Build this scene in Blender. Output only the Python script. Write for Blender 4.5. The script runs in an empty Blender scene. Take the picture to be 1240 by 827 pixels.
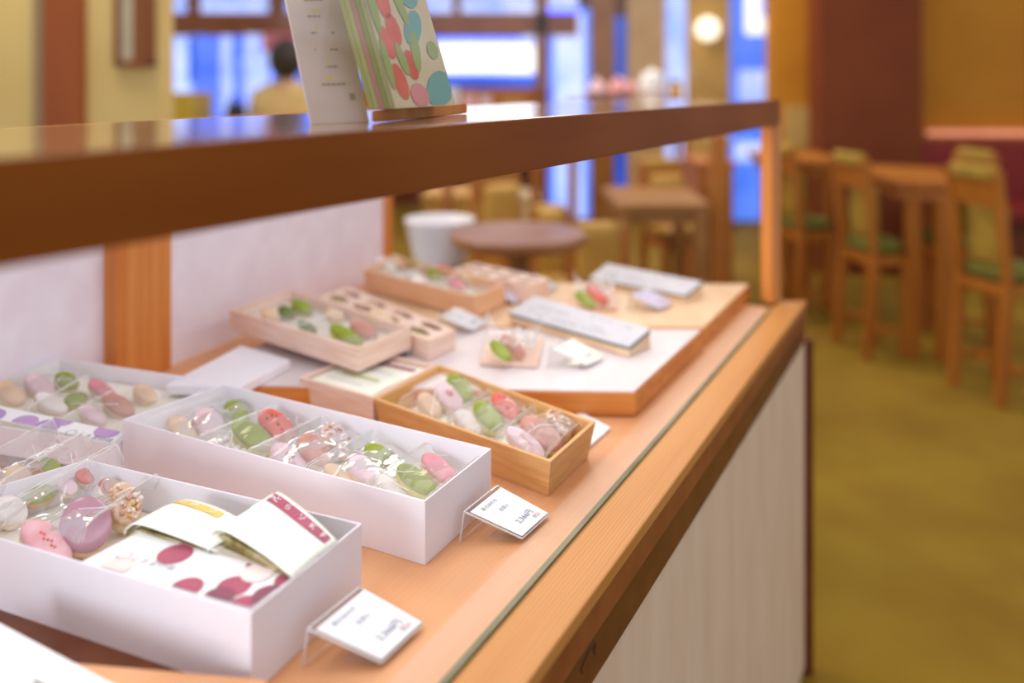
import bpy, bmesh, math, random
from mathutils import Vector, Matrix, noise
random.seed(7)
S = bpy.context.scene
COL = S.collection
# ------------------------------------------------------------------ camera, world, lights, exposure
F, HY, CX, CAMZ = 1000.0, 100.0, 620.0, 1.1      # focal length in px (1240 wide), horizon row, centre column, eye height
cd = bpy.data.cameras.new('camera'); cam = bpy.data.objects.new('camera', cd); COL.objects.link(cam)
cam.location = (0, 0, CAMZ); cam.rotation_euler = (math.radians(90), 0, 0)
cd.sensor_width = 36; cd.lens = F / 1240 * 36; cd.shift_y = (HY - 413.5) / 1240
cd.clip_start = 0.02; cd.clip_end = 60
cd.dof.use_dof = True; cd.dof.focus_distance = 0.74; cd.dof.aperture_fstop = 1.9
S.camera = cam
S.view_settings.view_transform = 'Standard'; S.view_settings.look = 'None'
S.view_settings.gamma = 1; S.view_settings.use_curve_mapping = False
S.view_settings.exposure = 0.0
S.cycles.transparent_max_bounces = 40; S.cycles.max_bounces = 10
S.cycles.use_denoising = True
S.cycles.sample_clamp_indirect = 6
W = bpy.data.worlds.new('world'); S.world = W; W.use_nodes = True
W.node_tree.nodes['Background'].inputs[0].default_value = (.93, .95, 1.06, 1)
W.node_tree.nodes['Background'].inputs[1].default_value = 0.60

def lin(c):
    c = c / 255
    return c / 12.92 if c <= .04045 else ((c + .055) / 1.055) ** 2.4
def rgb(r, g, b): return (lin(r), lin(g), lin(b), 1)
def area(name, loc, target, sx, sy, power, colr):
    l = bpy.data.lights.new(name, 'AREA'); l.shape = 'RECTANGLE'; l.size = sx; l.size_y = sy
    l.energy = power; l.color = colr
    o = bpy.data.objects.new(name, l); COL.objects.link(o); o.location = loc
    d = Vector(target) - Vector(loc)
    o.rotation_euler = d.to_track_quat('-Z', 'Y').to_euler()
    return o
# pixel -> point on a level plane z, or at a depth d
def PZ(px, py, z):
    d = F * (CAMZ - z) / (py - HY); return Vector(((px - CX) * d / F, d, z))
def PD(px, py, d): return Vector(((px - CX) * d / F, d, CAMZ - (py - HY) * d / F))

DIR = Vector((.483, .876, 0)); DIR.normalize()        # the long direction of the case
NRM = Vector((-DIR.y, DIR.x, 0))                      # towards the back of the case
ANG = math.atan2(DIR.y, DIR.x)
SH = .70                                              # shelf height
RAIL0, RAIL1 = Vector((-.45, -.062, 0)), Vector((.487, 1.5, 0))     # line of the top rail
RD = (RAIL1 - RAIL0).normalized()
# lamp under the top rail of the case, three ceiling lamps
def strip_light():
    a, b = RAIL0 + RD * .25, RAIL1 - RD * .06
    m = (a + b) / 2 + NRM * .125; m.z = 1.046
    l = area('case_light', m, m + Vector((0, 0, -1)), .035, .018, 1, (.93, .96, 1.0))
    l.data.size = (b - a).length; l.data.size_y = .13; l.data.energy = LED
    z = Vector((0, 0, 1)); x = RD; y = z.cross(x).normalized(); x = y.cross(z)
    l.matrix_world = Matrix.Translation(m) @ Matrix((x, y, z)).transposed().to_4x4()
LED = 2.5
strip_light()
area('ceiling_light', (.9, 1.2, 2.6), (.6, 1.0, 0), 1.0, 1.0, 9, (1, .88, .76))
area('ceiling_light', (-1.6, 2.6, 2.6), (-1.6, 2.9, 0), 1.2, .8, 40, (1, .86, .62))
area('ceiling_light', (2.2, 3.4, 2.6), (2.1, 3.4, 0), 1.0, .8, 4, (1, .78, .48))
area('ceiling_light', (.3, 4.4, 2.6), (.3, 4.4, 0), 1.4, .8, 42, (1, .84, .62))

area('window_daylight', (-2.2, -1.6, 1.25), (-.1, .7, .74), 2.0, 1.1, 10, (.80, .86, .94)).data.spread = math.radians(60)  # unseen cool fill, added to brighten the box fronts
# ------------------------------------------------------------------ materials
MATS = {}
def mat(name, c, c2=None, rough=.5, scale=30, stretch=None, ang=0, spec=.4, trans=0, bump=0, sub=0, emit=0, metal=0, alpha=1):
    if name in MATS: return MATS[name]
    m = bpy.data.materials.new(name); m.use_nodes = True; MATS[name] = m
    N, L = m.node_tree.nodes, m.node_tree.links
    p = N['Principled BSDF']
    p.inputs['Roughness'].default_value = rough; p.inputs['Specular IOR Level'].default_value = spec
    p.inputs['Metallic'].default_value = metal
    tc = N.new('ShaderNodeTexCoord'); mp = N.new('ShaderNodeMapping'); nz = N.new('ShaderNodeTexNoise')
    cr = N.new('ShaderNodeValToRGB')
    mp2 = N.new('ShaderNodeMapping'); mp2.inputs['Rotation'].default_value = (0, 0, -ang)
    if stretch: mp.inputs['Scale'].default_value = stretch
    L.new(tc.outputs['Object'], mp2.inputs['Vector']); L.new(mp2.outputs[0], mp.inputs['Vector']); L.new(mp.outputs[0], nz.inputs['Vector'])
    nz.inputs['Scale'].default_value = scale; nz.inputs['Detail'].default_value = 5
    c2 = c2 or tuple(min(1, v * .93) for v in c[:3]) + (1,)
    cr.color_ramp.elements[0].position = .35; cr.color_ramp.elements[1].position = .65
    cr.color_ramp.elements[0].color = c2; cr.color_ramp.elements[1].color = c
    L.new(nz.outputs['Fac'], cr.inputs[0]); L.new(cr.outputs[0], p.inputs['Base Color'])
    if bump:
        b = N.new('ShaderNodeBump'); b.inputs['Strength'].default_value = bump; b.inputs['Distance'].default_value = .002
        L.new(nz.outputs['Fac'], b.inputs['Height']); L.new(b.outputs[0], p.inputs['Normal'])
    if sub:
        p.inputs['Subsurface Weight'].default_value = sub; p.inputs['Subsurface Radius'].default_value = (.006, .004, .003)
    if emit:
        L.new(cr.outputs[0], p.inputs['Emission Color']); p.inputs['Emission Strength'].default_value = emit
    if trans: p.inputs['Transmission Weight'].default_value = trans
    return m
def grain(name, c, c2, ang, freq=60, rough=.42, dist=2.0, long=.06, wmix=.2):
    """straight-grained timber: bands across the board, stretched along ang"""
    if name in MATS: return MATS[name]
    m = bpy.data.materials.new(name); m.use_nodes = True; MATS[name] = m
    N, L = m.node_tree.nodes, m.node_tree.links; p = N['Principled BSDF']
    p.inputs['Roughness'].default_value = rough; p.inputs['Specular IOR Level'].default_value = .35
    tc = N.new('ShaderNodeTexCoord'); m1 = N.new('ShaderNodeMapping'); m2 = N.new('ShaderNodeMapping')
    m1.inputs['Rotation'].default_value = (0, 0, -ang); m2.inputs['Scale'].default_value = (long, 1, 1)
    L.new(tc.outputs['Object'], m1.inputs[0]); L.new(m1.outputs[0], m2.inputs[0])
    nz = N.new('ShaderNodeTexNoise'); nz.inputs['Scale'].default_value = 26; nz.inputs['Detail'].default_value = 6; nz.inputs['Distortion'].default_value = .6
    wv = N.new('ShaderNodeTexWave'); wv.bands_direction = 'Y'; wv.inputs['Scale'].default_value = freq; wv.inputs['Distortion'].default_value = dist
    wv.inputs['Detail'].default_value = 3; wv.inputs['Detail Scale'].default_value = 1.5
    L.new(m2.outputs[0], nz.inputs[0]); L.new(m2.outputs[0], wv.inputs[0])
    mx = N.new('ShaderNodeMath'); mx.operation = 'MULTIPLY_ADD'; mx.inputs[1].default_value = wmix
    L.new(wv.outputs['Fac'], mx.inputs[0])
    ms = N.new('ShaderNodeMath'); ms.operation = 'MULTIPLY'; ms.inputs[1].default_value = 1 - wmix
    L.new(nz.outputs['Fac'], ms.inputs[0]); L.new(ms.outputs[0], mx.inputs[2])
    cr = N.new('ShaderNodeValToRGB'); cr.color_ramp.elements[0].position = .28; cr.color_ramp.elements[1].position = .72
    cr.color_ramp.elements[0].color = c2; cr.color_ramp.elements[1].color = c
    L.new(mx.outputs[0], cr.inputs[0]); L.new(cr.outputs[0], p.inputs['Base Color'])
    return m
def clear(name, gloss_rough, base, fres, white=0.0, bump=0.0, bscale=60, tint=(1, 1, 1, 1)):
    """thin clear sheet: see-through with surface reflections"""
    m = bpy.data.materials.new(name); m.use_nodes = True
    N, L = m.node_tree.nodes, m.node_tree.links; N.remove(N['Principled BSDF']); out = N['Material Output']
    tr = N.new('ShaderNodeBsdfTransparent'); tr.inputs[0].default_value = tint
    gl = N.new('ShaderNodeBsdfGlossy'); gl.inputs['Roughness'].default_value = gloss_rough
    fr = N.new('ShaderNodeFresnel'); fr.inputs[0].default_value = 1.45
    ma = N.new('ShaderNodeMath'); ma.operation = 'MULTIPLY_ADD'; ma.inputs[1].default_value = fres; ma.inputs[2].default_value = base; ma.use_clamp = True
    L.new(fr.outputs[0], ma.inputs[0])
    mx = N.new('ShaderNodeMixShader'); L.new(ma.outputs[0], mx.inputs[0]); L.new(tr.outputs[0], mx.inputs[1]); L.new(gl.outputs[0], mx.inputs[2])
    last = mx
    if white:
        df = N.new('ShaderNodeBsdfDiffuse'); df.inputs[0].default_value = (.95, .94, .93, 1)
        m2 = N.new('ShaderNodeMixShader'); m2.inputs[0].default_value = white
        L.new(mx.outputs[0], m2.inputs[1]); L.new(df.outputs[0], m2.inputs[2]); last = m2
    if bump:
        tc = N.new('ShaderNodeTexCoord'); nz = N.new('ShaderNodeTexNoise'); nz.inputs['Scale'].default_value = bscale
        nz.inputs['Detail'].default_value = 3
        b = N.new('ShaderNodeBump'); b.inputs['Strength'].default_value = bump; b.inputs['Distance'].default_value = .004
        L.new(tc.outputs['Object'], nz.inputs[0]); L.new(nz.outputs['Fac'], b.inputs['Height'])
        L.new(b.outputs[0], gl.inputs['Normal']); L.new(b.outputs[0], fr.inputs['Normal'])
    L.new(last.outputs[0], out.inputs[0])
    return m

M_shelf = grain('shelf_timber', rgb(230, 172, 124), rgb(218, 152, 102), ANG, 62, wmix=.07)
M_sill = grain('sill_timber', rgb(218, 156, 88), rgb(196, 128, 60), ANG, 95, dist=4.0, long=.05)
M_rail = grain('rail_timber', rgb(146, 80, 20), rgb(130, 66, 14), ANG, 30, .35)
M_post = grain('post_timber', rgb(222, 145, 75), rgb(200, 112, 45), 0, 40)
M_postv = mat('post_orange', rgb(226, 150, 78), rgb(208, 122, 54), .45, 40, (1, 1, .06))
M_rail.node_tree.nodes['Principled BSDF'].inputs['Specular IOR Level'].default_value = .1
M_dark = mat('brown_rail', rgb(120, 66, 36), rgb(104, 54, 28), .35, 30, (1, 1, 1))
M_panel = mat('pale_panel', rgb(240, 216, 190), rgb(232, 204, 176), .55, 22, (1, 1, .22))
M_backp = mat('white_panel', rgb(248, 242, 252), rgb(242, 232, 243), .5, 20)
M_platt = mat('platform_top', rgb(228, 219, 221), rgb(222, 209, 208), .5, 22, (1, .1, 1))
M_plattw = mat('platform_top_wood', rgb(238, 205, 168), rgb(228, 188, 146), .5, 22, (1, .1, 1))
M_plate = mat('platform_edge', rgb(226, 150, 74), rgb(206, 126, 54), .5, 40, (.1, 1, 2))
M_paper = mat('white_boxboard', rgb(240, 236, 242), rgb(236, 231, 238), .55, 8)
M_liner = mat('cream_liner', rgb(246, 240, 226), rgb(240, 232, 216), .6, 40)
M_boxw = mat('pink_cedar', rgb(242, 216, 200), rgb(228, 190, 168), .5, 16, (1.0, 1.0, 12))
M_boxt = mat('tan_cedar', rgb(222, 174, 116), rgb(206, 154, 92), .5, 16, (1.0, 1.0, 10))
M_card = mat('white_card', rgb(250, 250, 250), rgb(246, 246, 247), .5, 20)
M_cream = mat('cream_paper', rgb(250, 250, 236), rgb(246, 246, 230), .55, 20)
M_ink = mat('grey_ink', rgb(140, 140, 158), None, .6)
M_pinkink = mat('pink_ink', rgb(214, 150, 150), None, .6)
M_purple = mat('plum_print', rgb(176, 84, 112), rgb(166, 74, 100), .5)
M_palep = mat('pale_pink_print', rgb(243, 226, 222), None, .5)
M_lilac = mat('lilac_print', rgb(206, 168, 210), rgb(190, 158, 206), .5)
M_yel = mat('yellow_print', rgb(236, 206, 110), None, .5)
M_olive = mat('olive_print', rgb(206, 206, 130), None, .5)
M_foil = mat('gold_foil', rgb(222, 212, 170), rgb(150, 130, 70), .22, 60, metal=.7)
M_film = clear('cellophane', .09, .015, .42, white=.13, bump=.10, bscale=45)
M_seal = clear('cellophane_seal', .18, .15, .5, white=.92)
M_glass = clear('pane_glass', .0, .0, .10)
M_glassedge = mat('glass_edge', rgb(126, 122, 90), rgb(106, 104, 74), .3, 20)
M_acryl = clear('acrylic', .03, .015, .35, white=.03)
M_acryledge = clear('acrylic_edge', .05, .15, .5, white=.5)
M_sign = mat('sign_face', rgb(200, 198, 208), rgb(192, 190, 200), .45, 30)
M_green = mat('olive_dark', rgb(96, 100, 60), None, .5)

# ------------------------------------------------------------------ object helpers
OFF = {}
def setp(o, label=None, cat=None, group=None, kind=None):
    if label: o['label'] = label
    if cat: o['category'] = cat
    if group: o['group'] = group
    if kind: o['kind'] = kind
    return o
def thing(name, loc, label, cat, group=None):
    o = bpy.data.objects.new(name, None); COL.objects.link(o); o.location = loc; o.empty_display_size = .02
    OFF[o.name] = Vector(loc); return setp(o, label, cat, group)
def put(name, bm, m, parent=None, origin=None, smooth=False, bevel=0, label=None, cat=None, group=None, kind=None, seg=2):
    """links bm (world coordinates) as ONE mesh object"""
    off = OFF[parent.name] if parent else Vector(origin) if origin else Vector((0, 0, 0))
    bmesh.ops.recalc_face_normals(bm, faces=bm.faces)
    me = bpy.data.meshes.new(name)
    for v in bm.verts: v.co -= off
    if smooth:
        for f in bm.faces: f.smooth = True
    bm.to_mesh(me); bm.free()
    for x in (m if isinstance(m, (list, tuple)) else [m]): me.materials.append(x)
    o = bpy.data.objects.new(name, me); COL.objects.link(o)
    if parent: o.parent = parent
    else: o.location = off
    OFF[o.name] = off
    if bevel:
        b = o.modifiers.new('bevel', 'BEVEL'); b.width = bevel; b.segments = seg; b.limit_method = 'ANGLE'; b.angle_limit = math.radians(40)
    return setp(o, label, cat, group, kind)
def prism(bm, top, bot, mi=0):
    n = len(top)
    a = [bm.verts.new(p) for p in top]; b = [bm.verts.new(p) for p in bot]
    fs = [bm.faces.new(a), bm.faces.new(b[::-1])]
    for i in range(n): fs.append(bm.faces.new((a[i], b[i], b[(i + 1) % n], a[(i + 1) % n])))
    for f in fs: f.material_index = mi
    return fs
def slab(bm, quad, z0, z1, mi=0):
    return prism(bm, [Vector((p[0], p[1], z1)) for p in quad], [Vector((p[0], p[1], z0)) for p in quad], mi)
def bx(bm, c, s, rot=0, mi=0):
    c = Vector(c); ca, sa = math.cos(rot), math.sin(rot)
    q = [Vector((c.x + x * s[0] / 2 * ca - y * s[1] / 2 * sa, c.y + x * s[0] / 2 * sa + y * s[1] / 2 * ca, 0)) for x, y in ((-1, -1), (1, -1), (1, 1), (-1, 1))]
    return slab(bm, q, c.z - s[2] / 2, c.z + s[2] / 2, mi)
def tube(bm, a, b, r0, r1=None, seg=10, mi=0):
    a, b = Vector(a), Vector(b); r1 = r0 if r1 is None else r1
    d = (b - a).normalized(); u = d.orthogonal().normalized(); w = d.cross(u)
    A = [a + (u * math.cos(t) + w * math.sin(t)) * r0 for t in [2 * math.pi * i / seg for i in range(seg)]]
    B = [b + (u * math.cos(t) + w * math.sin(t)) * r1 for t in [2 * math.pi * i / seg for i in range(seg)]]
    return prism(bm, A, B, mi)
def bar(bm, a, b, w, t, mi=0):
    """square bar from a to b, w wide (level), t thick"""
    a, b = Vector(a), Vector(b); d = (b - a).normalized()
    ref = Vector((0, 0, 1)) if abs(d.z) < .8 else Vector((1, 0, 0))
    u = d.cross(ref).normalized(); v = u.cross(d)
    k = [(u * x * w + v * y * t) / 2 for x, y in ((-1, -1), (1, -1), (1, 1), (-1, 1))]
    return prism(bm, [b + q for q in k], [a + q for q in k], mi)
def lathe(bm, c, prof, seg=24, axis=None, mi=0):
    c = Vector(c); rings = []
    for r, z in prof: rings.append([bm.verts.new(c + Vector((r * math.cos(2 * math.pi * i / seg), r * math.sin(2 * math.pi * i / seg), z))) for i in range(seg)])
    for a, b in zip(rings, rings[1:]):
        for i in range(seg): bm.faces.new((a[i], a[(i + 1) % seg], b[(i + 1) % seg], b[i])).material_index = mi
    for R, fl in ((rings[0], 1), (rings[-1], 0)):
        try: bm.faces.new(R[::-1] if fl else R).material_index = mi
        except ValueError: pass
def blob(bm, c, r, sub=2, scale=(1, 1, 1), nz=0, mi=0):
    ret = bmesh.ops.create_icosphere(bm, subdivisions=sub, radius=1)
    for v in ret['verts']:
        k = 1 + nz * noise.noise(v.co * 2.3 + Vector(c) * 31)
        v.co = Vector(c) + Vector((v.co.x * scale[0], v.co.y * scale[1], v.co.z * scale[2])) * r * k
    for v in ret['verts']:
        for f in v.link_faces: f.material_index = mi
def inset(q, t):
    """move the sides of a level quad inward by t"""
    n = len(q); out = []; c = sum(q, Vector()) / n
    L = []
    for i in range(n):
        a, b = q[i], q[(i + 1) % n]; d = (b - a); d.z = 0; d.normalize(); nn = Vector((-d.y, d.x, 0))
        if (c - a).dot(nn) < 0: nn = -nn
        L.append((a + nn * t, d))
    for i in range(n):
        (p, r), (s, e) = L[i - 1], L[i]
        den = r.x * e.y - r.y * e.x; k = ((s.x - p.x) * e.y - (s.y - p.y) * e.x) / den
        v = p + r * k; v.z = q[i].z; out.append(v)
    return out
def bil(q, s, t): return (q[0] * (1 - s) + q[1] * s) * (1 - t) + (q[3] * (1 - s) + q[2] * s) * t
def text(bm, body, size, O, ex, ey, mi):
    """lettering laid on a surface: O its lower left corner, ex reading direction, ey up"""
    cu = bpy.data.curves.new('lettering', 'FONT'); cu.body = body; cu.size = size; cu.resolution_u = 2
    to = bpy.data.objects.new('lettering', cu); COL.objects.link(to)
    me = bpy.data.meshes.new_from_object(to.evaluated_get(bpy.context.evaluated_depsgraph_get()))
    bpy.data.objects.remove(to); bpy.data.curves.remove(cu)
    ex, ey = ex.normalized(), ey.normalized()
    vs = [bm.verts.new(O + ex * v.co.x + ey * v.co.y) for v in me.vertices]
    for p in me.polygons:
        try: bm.faces.new([vs[i] for i in p.vertices]).material_index = mi
        except ValueError: pass
    bpy.data.meshes.remove(me)
def clip(poly, q):
    """polygon clipped to a convex 2D quad"""
    c = sum(q, Vector()) / len(q)
    for i in range(len(q)):
        a, b = q[i], q[(i + 1) % len(q)]; nn = Vector((-(b - a).y, (b - a).x, 0))
        if (c - a).dot(nn) < 0: nn = -nn
        out = []
        for j in range(len(poly)):
            p, r = poly[j - 1], poly[j]; dp, dr = (p - a).dot(nn), (r - a).dot(nn)
            if (dp < 0) != (dr < 0): out.append(p + (r - p) * (dp / (dp - dr)))
            if dr >= 0: out.append(r)
        poly = out
        if not poly: break
    return poly

# ------------------------------------------------------------------ the room
bm = bmesh.new(); slab(bm, [(-5, -1.2), (5, -1.2), (5, 9), (-5, 9)], -.06, 0)
M_floor = mat('olive_carpet', rgb(150, 120, 22), rgb(136, 102, 14), .9, 3.2, bump=.3)
put('floor', bm, M_floor, kind='structure')
def wall(name, quad, z0, z1, m):
    bm = bmesh.new(); slab(bm, quad, z0, z1); return put(name, bm, m, kind='structure')
M_ochre = mat('ochre_plaster', rgb(196, 132, 30), rgb(188, 122, 24), .8, 3)
M_brownp = mat('brown_plaster', rgb(122, 58, 20), rgb(116, 52, 16), .8, 3)
M_creamw = mat('cream_plaster', rgb(232, 208, 140), rgb(226, 198, 126), .8, 3)
M_beam = mat('beam_timber', rgb(150, 88, 44), rgb(132, 70, 34), .5, 8, (1, 1, .2))
M_redw = mat('red_bench', rgb(140, 40, 30), rgb(126, 32, 26), .5, 6)
M_tablew = mat('chair_timber', rgb(186, 116, 38), rgb(166, 96, 26), .5, 12, (1, 1, .2))
def xw(px, d): return (px - CX) * d / F
# right: ochre wall, brown pillar, narrow ochre pillar
wall('wall_right', [(xw(1100, 5), 5.0), (xw(1500, 5), 5.0), (xw(1500, 5), 5.1), (xw(1100, 5), 5.1)], 0, 2.8, M_ochre)
wall('wall_corner', [(xw(993, 4.7), 4.7), (xw(1117, 4.7), 4.7), (xw(1100, 5), 5.0), (xw(993, 4.7), 5.0)], 0, 2.8, M_brownp)
wall('wall_end', [(xw(936, 4.9), 4.9), (xw(1000, 4.9), 4.9), (xw(1000, 4.9), 5.05), (xw(936, 4.9), 5.05)], 0, 2.8, M_ochre)
a = PD(950, 180, 4.88); b = PD(984, 128, 4.88)
bm = bmesh.new(); slab(bm, [(a.x, 4.885), (b.x, 4.885), (b.x, 4.8995), (a.x, 4.8995)], a.z, b.z); put('wall_notice', bm, mat('notice_paper', rgb(206, 172, 100), rgb(196, 160, 88), .6, 6), origin=((a.x + b.x) / 2, 4.89, a.z), label='plain pale notice on the narrow ochre wall beside the brown pillar', cat='notice')
# left: cream partition with a timber post and a framed opening
dl = 2.9
wall('wall_left', [(xw(-420, dl - .5), dl - .5), (xw(196, dl), dl), (xw(196, dl), dl + .1), (xw(-420, dl - .5), dl - .4)], 0, 2.8, M_creamw)
def on_left(px, off=.0): 
    t = (px + 420) / 616; d = (dl - .5) * (1 - t) + dl * t
    return Vector((xw(px, d - off), d - off, 0))
a, b = on_left(52, .05), on_left(97, .05)
bm = bmesh.new(); slab(bm, [a, b, b + Vector((0, .06, 0)), a + Vector((0, .06, 0))], 0, 2.8)
put('trim_1', bm, mat('post_red', rgb(176, 96, 40), rgb(160, 82, 32), .5, 10, (1, 1, .1)), kind='structure')
a, b = on_left(40, .03), on_left(54, .03)
bm = bmesh.new(); slab(bm, [a, b, b + Vector((0, .03, 0)), a + Vector((0, .03, 0))], 0, 2.8)
put('trim_2', bm, mat('grey_strip', rgb(172, 148, 112), None, .5), kind='structure')
# small framed niche on the cream partition
a, b = on_left(138, .03), on_left(184, .03)
z0, z1 = CAMZ + .020 * 2.85, CAMZ + .13 * 2.85
nw = thing('wall_niche', (a + b) / 2 + Vector((0, 0, z0)), 'small dark timber frame with a grey side panel on the cream partition', 'frame')
def wq(bm, p, q, za, zb, th=.03, mi=0): slab(bm, [p, q, q + Vector((0, th, 0)), p + Vector((0, th, 0))], za, zb, mi)
bm = bmesh.new(); wq(bm, a, b, z0, z0 + .02); wq(bm, a, b, z1 - .02, z1); m_ = a.lerp(b, .12); wq(bm, a, m_, z0, z1); m_ = a.lerp(b, .9); wq(bm, m_, b, z0, z1)
put('frame', bm, M_beam, nw)
bm = bmesh.new(); wq(bm, a.lerp(b, .12) + Vector((0, .012, 0)), a.lerp(b, .45) + Vector((0, .012, 0)), z0 + .02, z1 - .02, .012); put('side_panel', bm, mat('grey_panel', rgb(196, 186, 160), None, .6), nw)
bm = bmesh.new(); wq(bm, a.lerp(b, .45) + Vector((0, .012, 0)), a.lerp(b, .9) + Vector((0, .012, 0)), z0 + .02, z1 - .02, .012); put('panel', bm, mat('niche_brown', rgb(140, 84, 40), None, .6), nw)

# far window front: timber posts, beams and day-blue panes
DW = 6.6
M_blue = mat('daylight_blue', rgb(96, 140, 250), rgb(60, 110, 235), .3, 2.2, emit=1.0)
M_bluel = mat('daylight_pale', rgb(190, 206, 255), rgb(140, 170, 250), .3, 3, emit=1.15)
M_white = mat('daylight_white', (1, 1, 1, 1), (.95, .97, 1, 1), .3, 2, emit=1.15)
M_deep = mat('daylight_deep', rgb(30, 90, 215), rgb(20, 76, 190), .3, 2, emit=.9)
WN = [0]
def win(x0, y0, x1, y1, m, d=DW):
    WN[0] += 1
    a, b = PD(x0, y1, d), PD(x1, y0, d)
    bm = bmesh.new(); slab(bm, [(a.x, d), (b.x, d), (b.x, d + .03), (a.x, d + .03)], a.z, b.z)
    return put('window_%d' % WN[0], bm, m, kind='structure')
def beam(x0, y0, x1, y1, d, m=None, th=.12):
    a, b = PD(x0, y1, d), PD(x1, y0, d); BT[0] += 1
    bm = bmesh.new(); slab(bm, [(a.x, d), (b.x, d), (b.x, d + th), (a.x, d + th)], max(0, a.z), b.z)
    return put('trim_%d' % (BT[0]), bm, m or M_beam, kind='structure', bevel=.004)
BT = [2]
wall('wall_back', [(xw(60, 7.4), 7.4), (xw(1010, 7.4), 7.4), (xw(1010, 7.4), 7.5), (xw(60, 7.4), 7.5)], 0, 2.8, M_brownp)
beam(-20, 15, 700, 43, DW - .06)
beam(150, 0, 700, 2, DW - .06)
for x0, x1 in ((226, 240), (325, 345), (505, 512), (548, 558)): beam(x0, -40, x1, 30, DW - .05, th=.08)
win(180, -40, 700, 22, M_bluel)
win(180, 40, 232, 118, M_bluel); win(232, 40, 388, 145, M_blue); win(280, 70, 370, 118, M_bluel, DW - .01)
win(228, 45, 238, 100, M_deep, DW - .02)
win(388, 30, 662, 52, M_deep); win(388, 46, 662, 92, M_bluel); win(528, 53, 655, 88, M_white, DW - .01); win(388, 90, 662, 106, M_deep); win(630, 25, 655, 55, M_bluel, DW - .02)
beam(388, 106, 662, 142, DW - .03, M_tablew)
win(662, 10, 722, 264, M_blue); win(672, 16, 708, 264, M_bluel, DW - .01); beam(648, -40, 664, 330, DW - .06)
beam(716, -40, 745, 330, DW - .3, mat('post_ochre', rgb(150, 98, 34), rgb(136, 84, 26), .5, 6)); win(744, 20, 762, 264, M_deep)
beam(760, -40, 806, 330, DW - .2, mat('beige_pillar', rgb(206, 170, 120), rgb(196, 158, 106), .7, 6))
win(805, -40, 838, 264, M_bluel)
beam(835, -40, 884, 330, DW - .5, mat('lamp_pillar', rgb(214, 176, 104), rgb(204, 164, 92), .7, 6))
win(884, -40, 950, 330, M_blue); win(902, -40, 922, 40, M_white, DW - .01); win(905, 20, 942, 42, M_white, DW - .012); win(895, 85, 930, 125, M_bluel, DW - .01); win(890, 172, 945, 196, M_bluel, DW - .01)
# blind of blue strips in front of the far window
M_noren = mat('noren_blue', rgb(120, 150, 245), rgb(80, 118, 232), .7, 4, emit=.6)  # cloth emits: the daylight glow is put into the material
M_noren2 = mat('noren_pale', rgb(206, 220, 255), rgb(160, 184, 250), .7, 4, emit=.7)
for k in range(9):
    x0 = 236 + k * 15.5; a, b = PD(x0, 140, DW - .06), PD(x0 + 12, 41, DW - .06)
    bm = bmesh.new(); n = 8
    for i in range(n):
        z1_, z0_ = b.z + (a.z - b.z) * i / n, b.z + (a.z - b.z) * (i + 1) / n
        slab(bm, [(a.x, DW - .06 + .012 * math.sin(i + k)), (b.x, DW - .06 - .012 * math.sin(i)), (b.x, DW - .05 - .012 * math.sin(i)), (a.x, DW - .05 + .012 * math.sin(i + k))], z0_, z1_)
    put('curtain_strip', bm, [M_noren, M_noren2][k in (2, 4, 5, 7)], origin=((a.x + b.x) / 2, DW - .06, a.z), label='narrow bluish cloth strip in the row hanging before the far window', cat='curtain', group='blue cloth strips at the far window')
a, b = PD(318, 62, DW - .085), PD(360, 40, DW - .085)
bm = bmesh.new(); slab(bm, [(a.x, a.y), (b.x, a.y), (b.x, a.y + .02), (a.x, a.y + .02)], a.z, b.z)
put('pink_valance', bm, mat('pink_cloth', rgb(232, 150, 170), rgb(214, 110, 130), .7, 14), origin=((a.x + b.x) / 2, a.y, a.z), label='short pink cloth valance under the far timber beam', cat='cloth')
a, b = PD(198, 152, 5.4), PD(234, 112, 5.4)
bm = bmesh.new(); slab(bm, [(a.x, 5.4), (b.x, 5.4), (b.x, 5.75), (a.x, 5.75)], 0, b.z); 
put('yellow_cabinet', bm, mat('yellow_paint', rgb(214, 184, 60), rgb(206, 172, 50), .6, 6), origin=((a.x + b.x) / 2, 5.5, 0), bevel=.01, label='plain yellow cabinet under the far pale window beside the cream partition', cat='cabinet')

# wall lamp on the pale pillar
c = PD(857, 35, DW - .62)
t = thing('wall_lamp', c, 'glowing round lamp mounted on the pale far pillar', 'lamp')
bm = bmesh.new(); blob(bm, c, .085, 3); put('lamp_globe', bm, mat('lamp_glow', (1, .93, .75, 1), (1, .9, .7, 1), .4, emit=1.6), t, smooth=True)
bm = bmesh.new(); tube(bm, c + Vector((0, .05, 0)), c + Vector((0, .13, 0)), .03, .045); put('mount', bm, M_beam, t)

# bench along the right wall with a lit ledge
c = PD(1117, 172, 4.9)
t = thing('wall_bench', (2.9, 4.85, 0), 'dark red wall bench running along the ochre wall under a lit ledge', 'bench')
bm = bmesh.new(); slab(bm, [(xw(1108, 4.72), 4.72), (4.2, 4.6), (4.2, 4.9), (xw(1108, 4.72), 4.95)], .42, .76); put('backrest', bm, M_redw, t, bevel=.01)
bm = bmesh.new(); slab(bm, [(xw(1108, 4.35), 4.35), (4.2, 4.25), (4.2, 4.6), (xw(1108, 4.72), 4.72)], .36, .44); put('seat', bm, M_redw, t, bevel=.015)
bm = bmesh.new(); slab(bm, [(xw(1110, 4.42), 4.42), (4.2, 4.32), (4.2, 4.6), (xw(1110, 4.72), 4.72)], 0, .36); put('base', bm, M_dark, t)
t = thing('ledge_lamp', (2.9, 4.97, .76), 'long glowing pinkish light ledge above the red wall bench', 'lamp')
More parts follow.
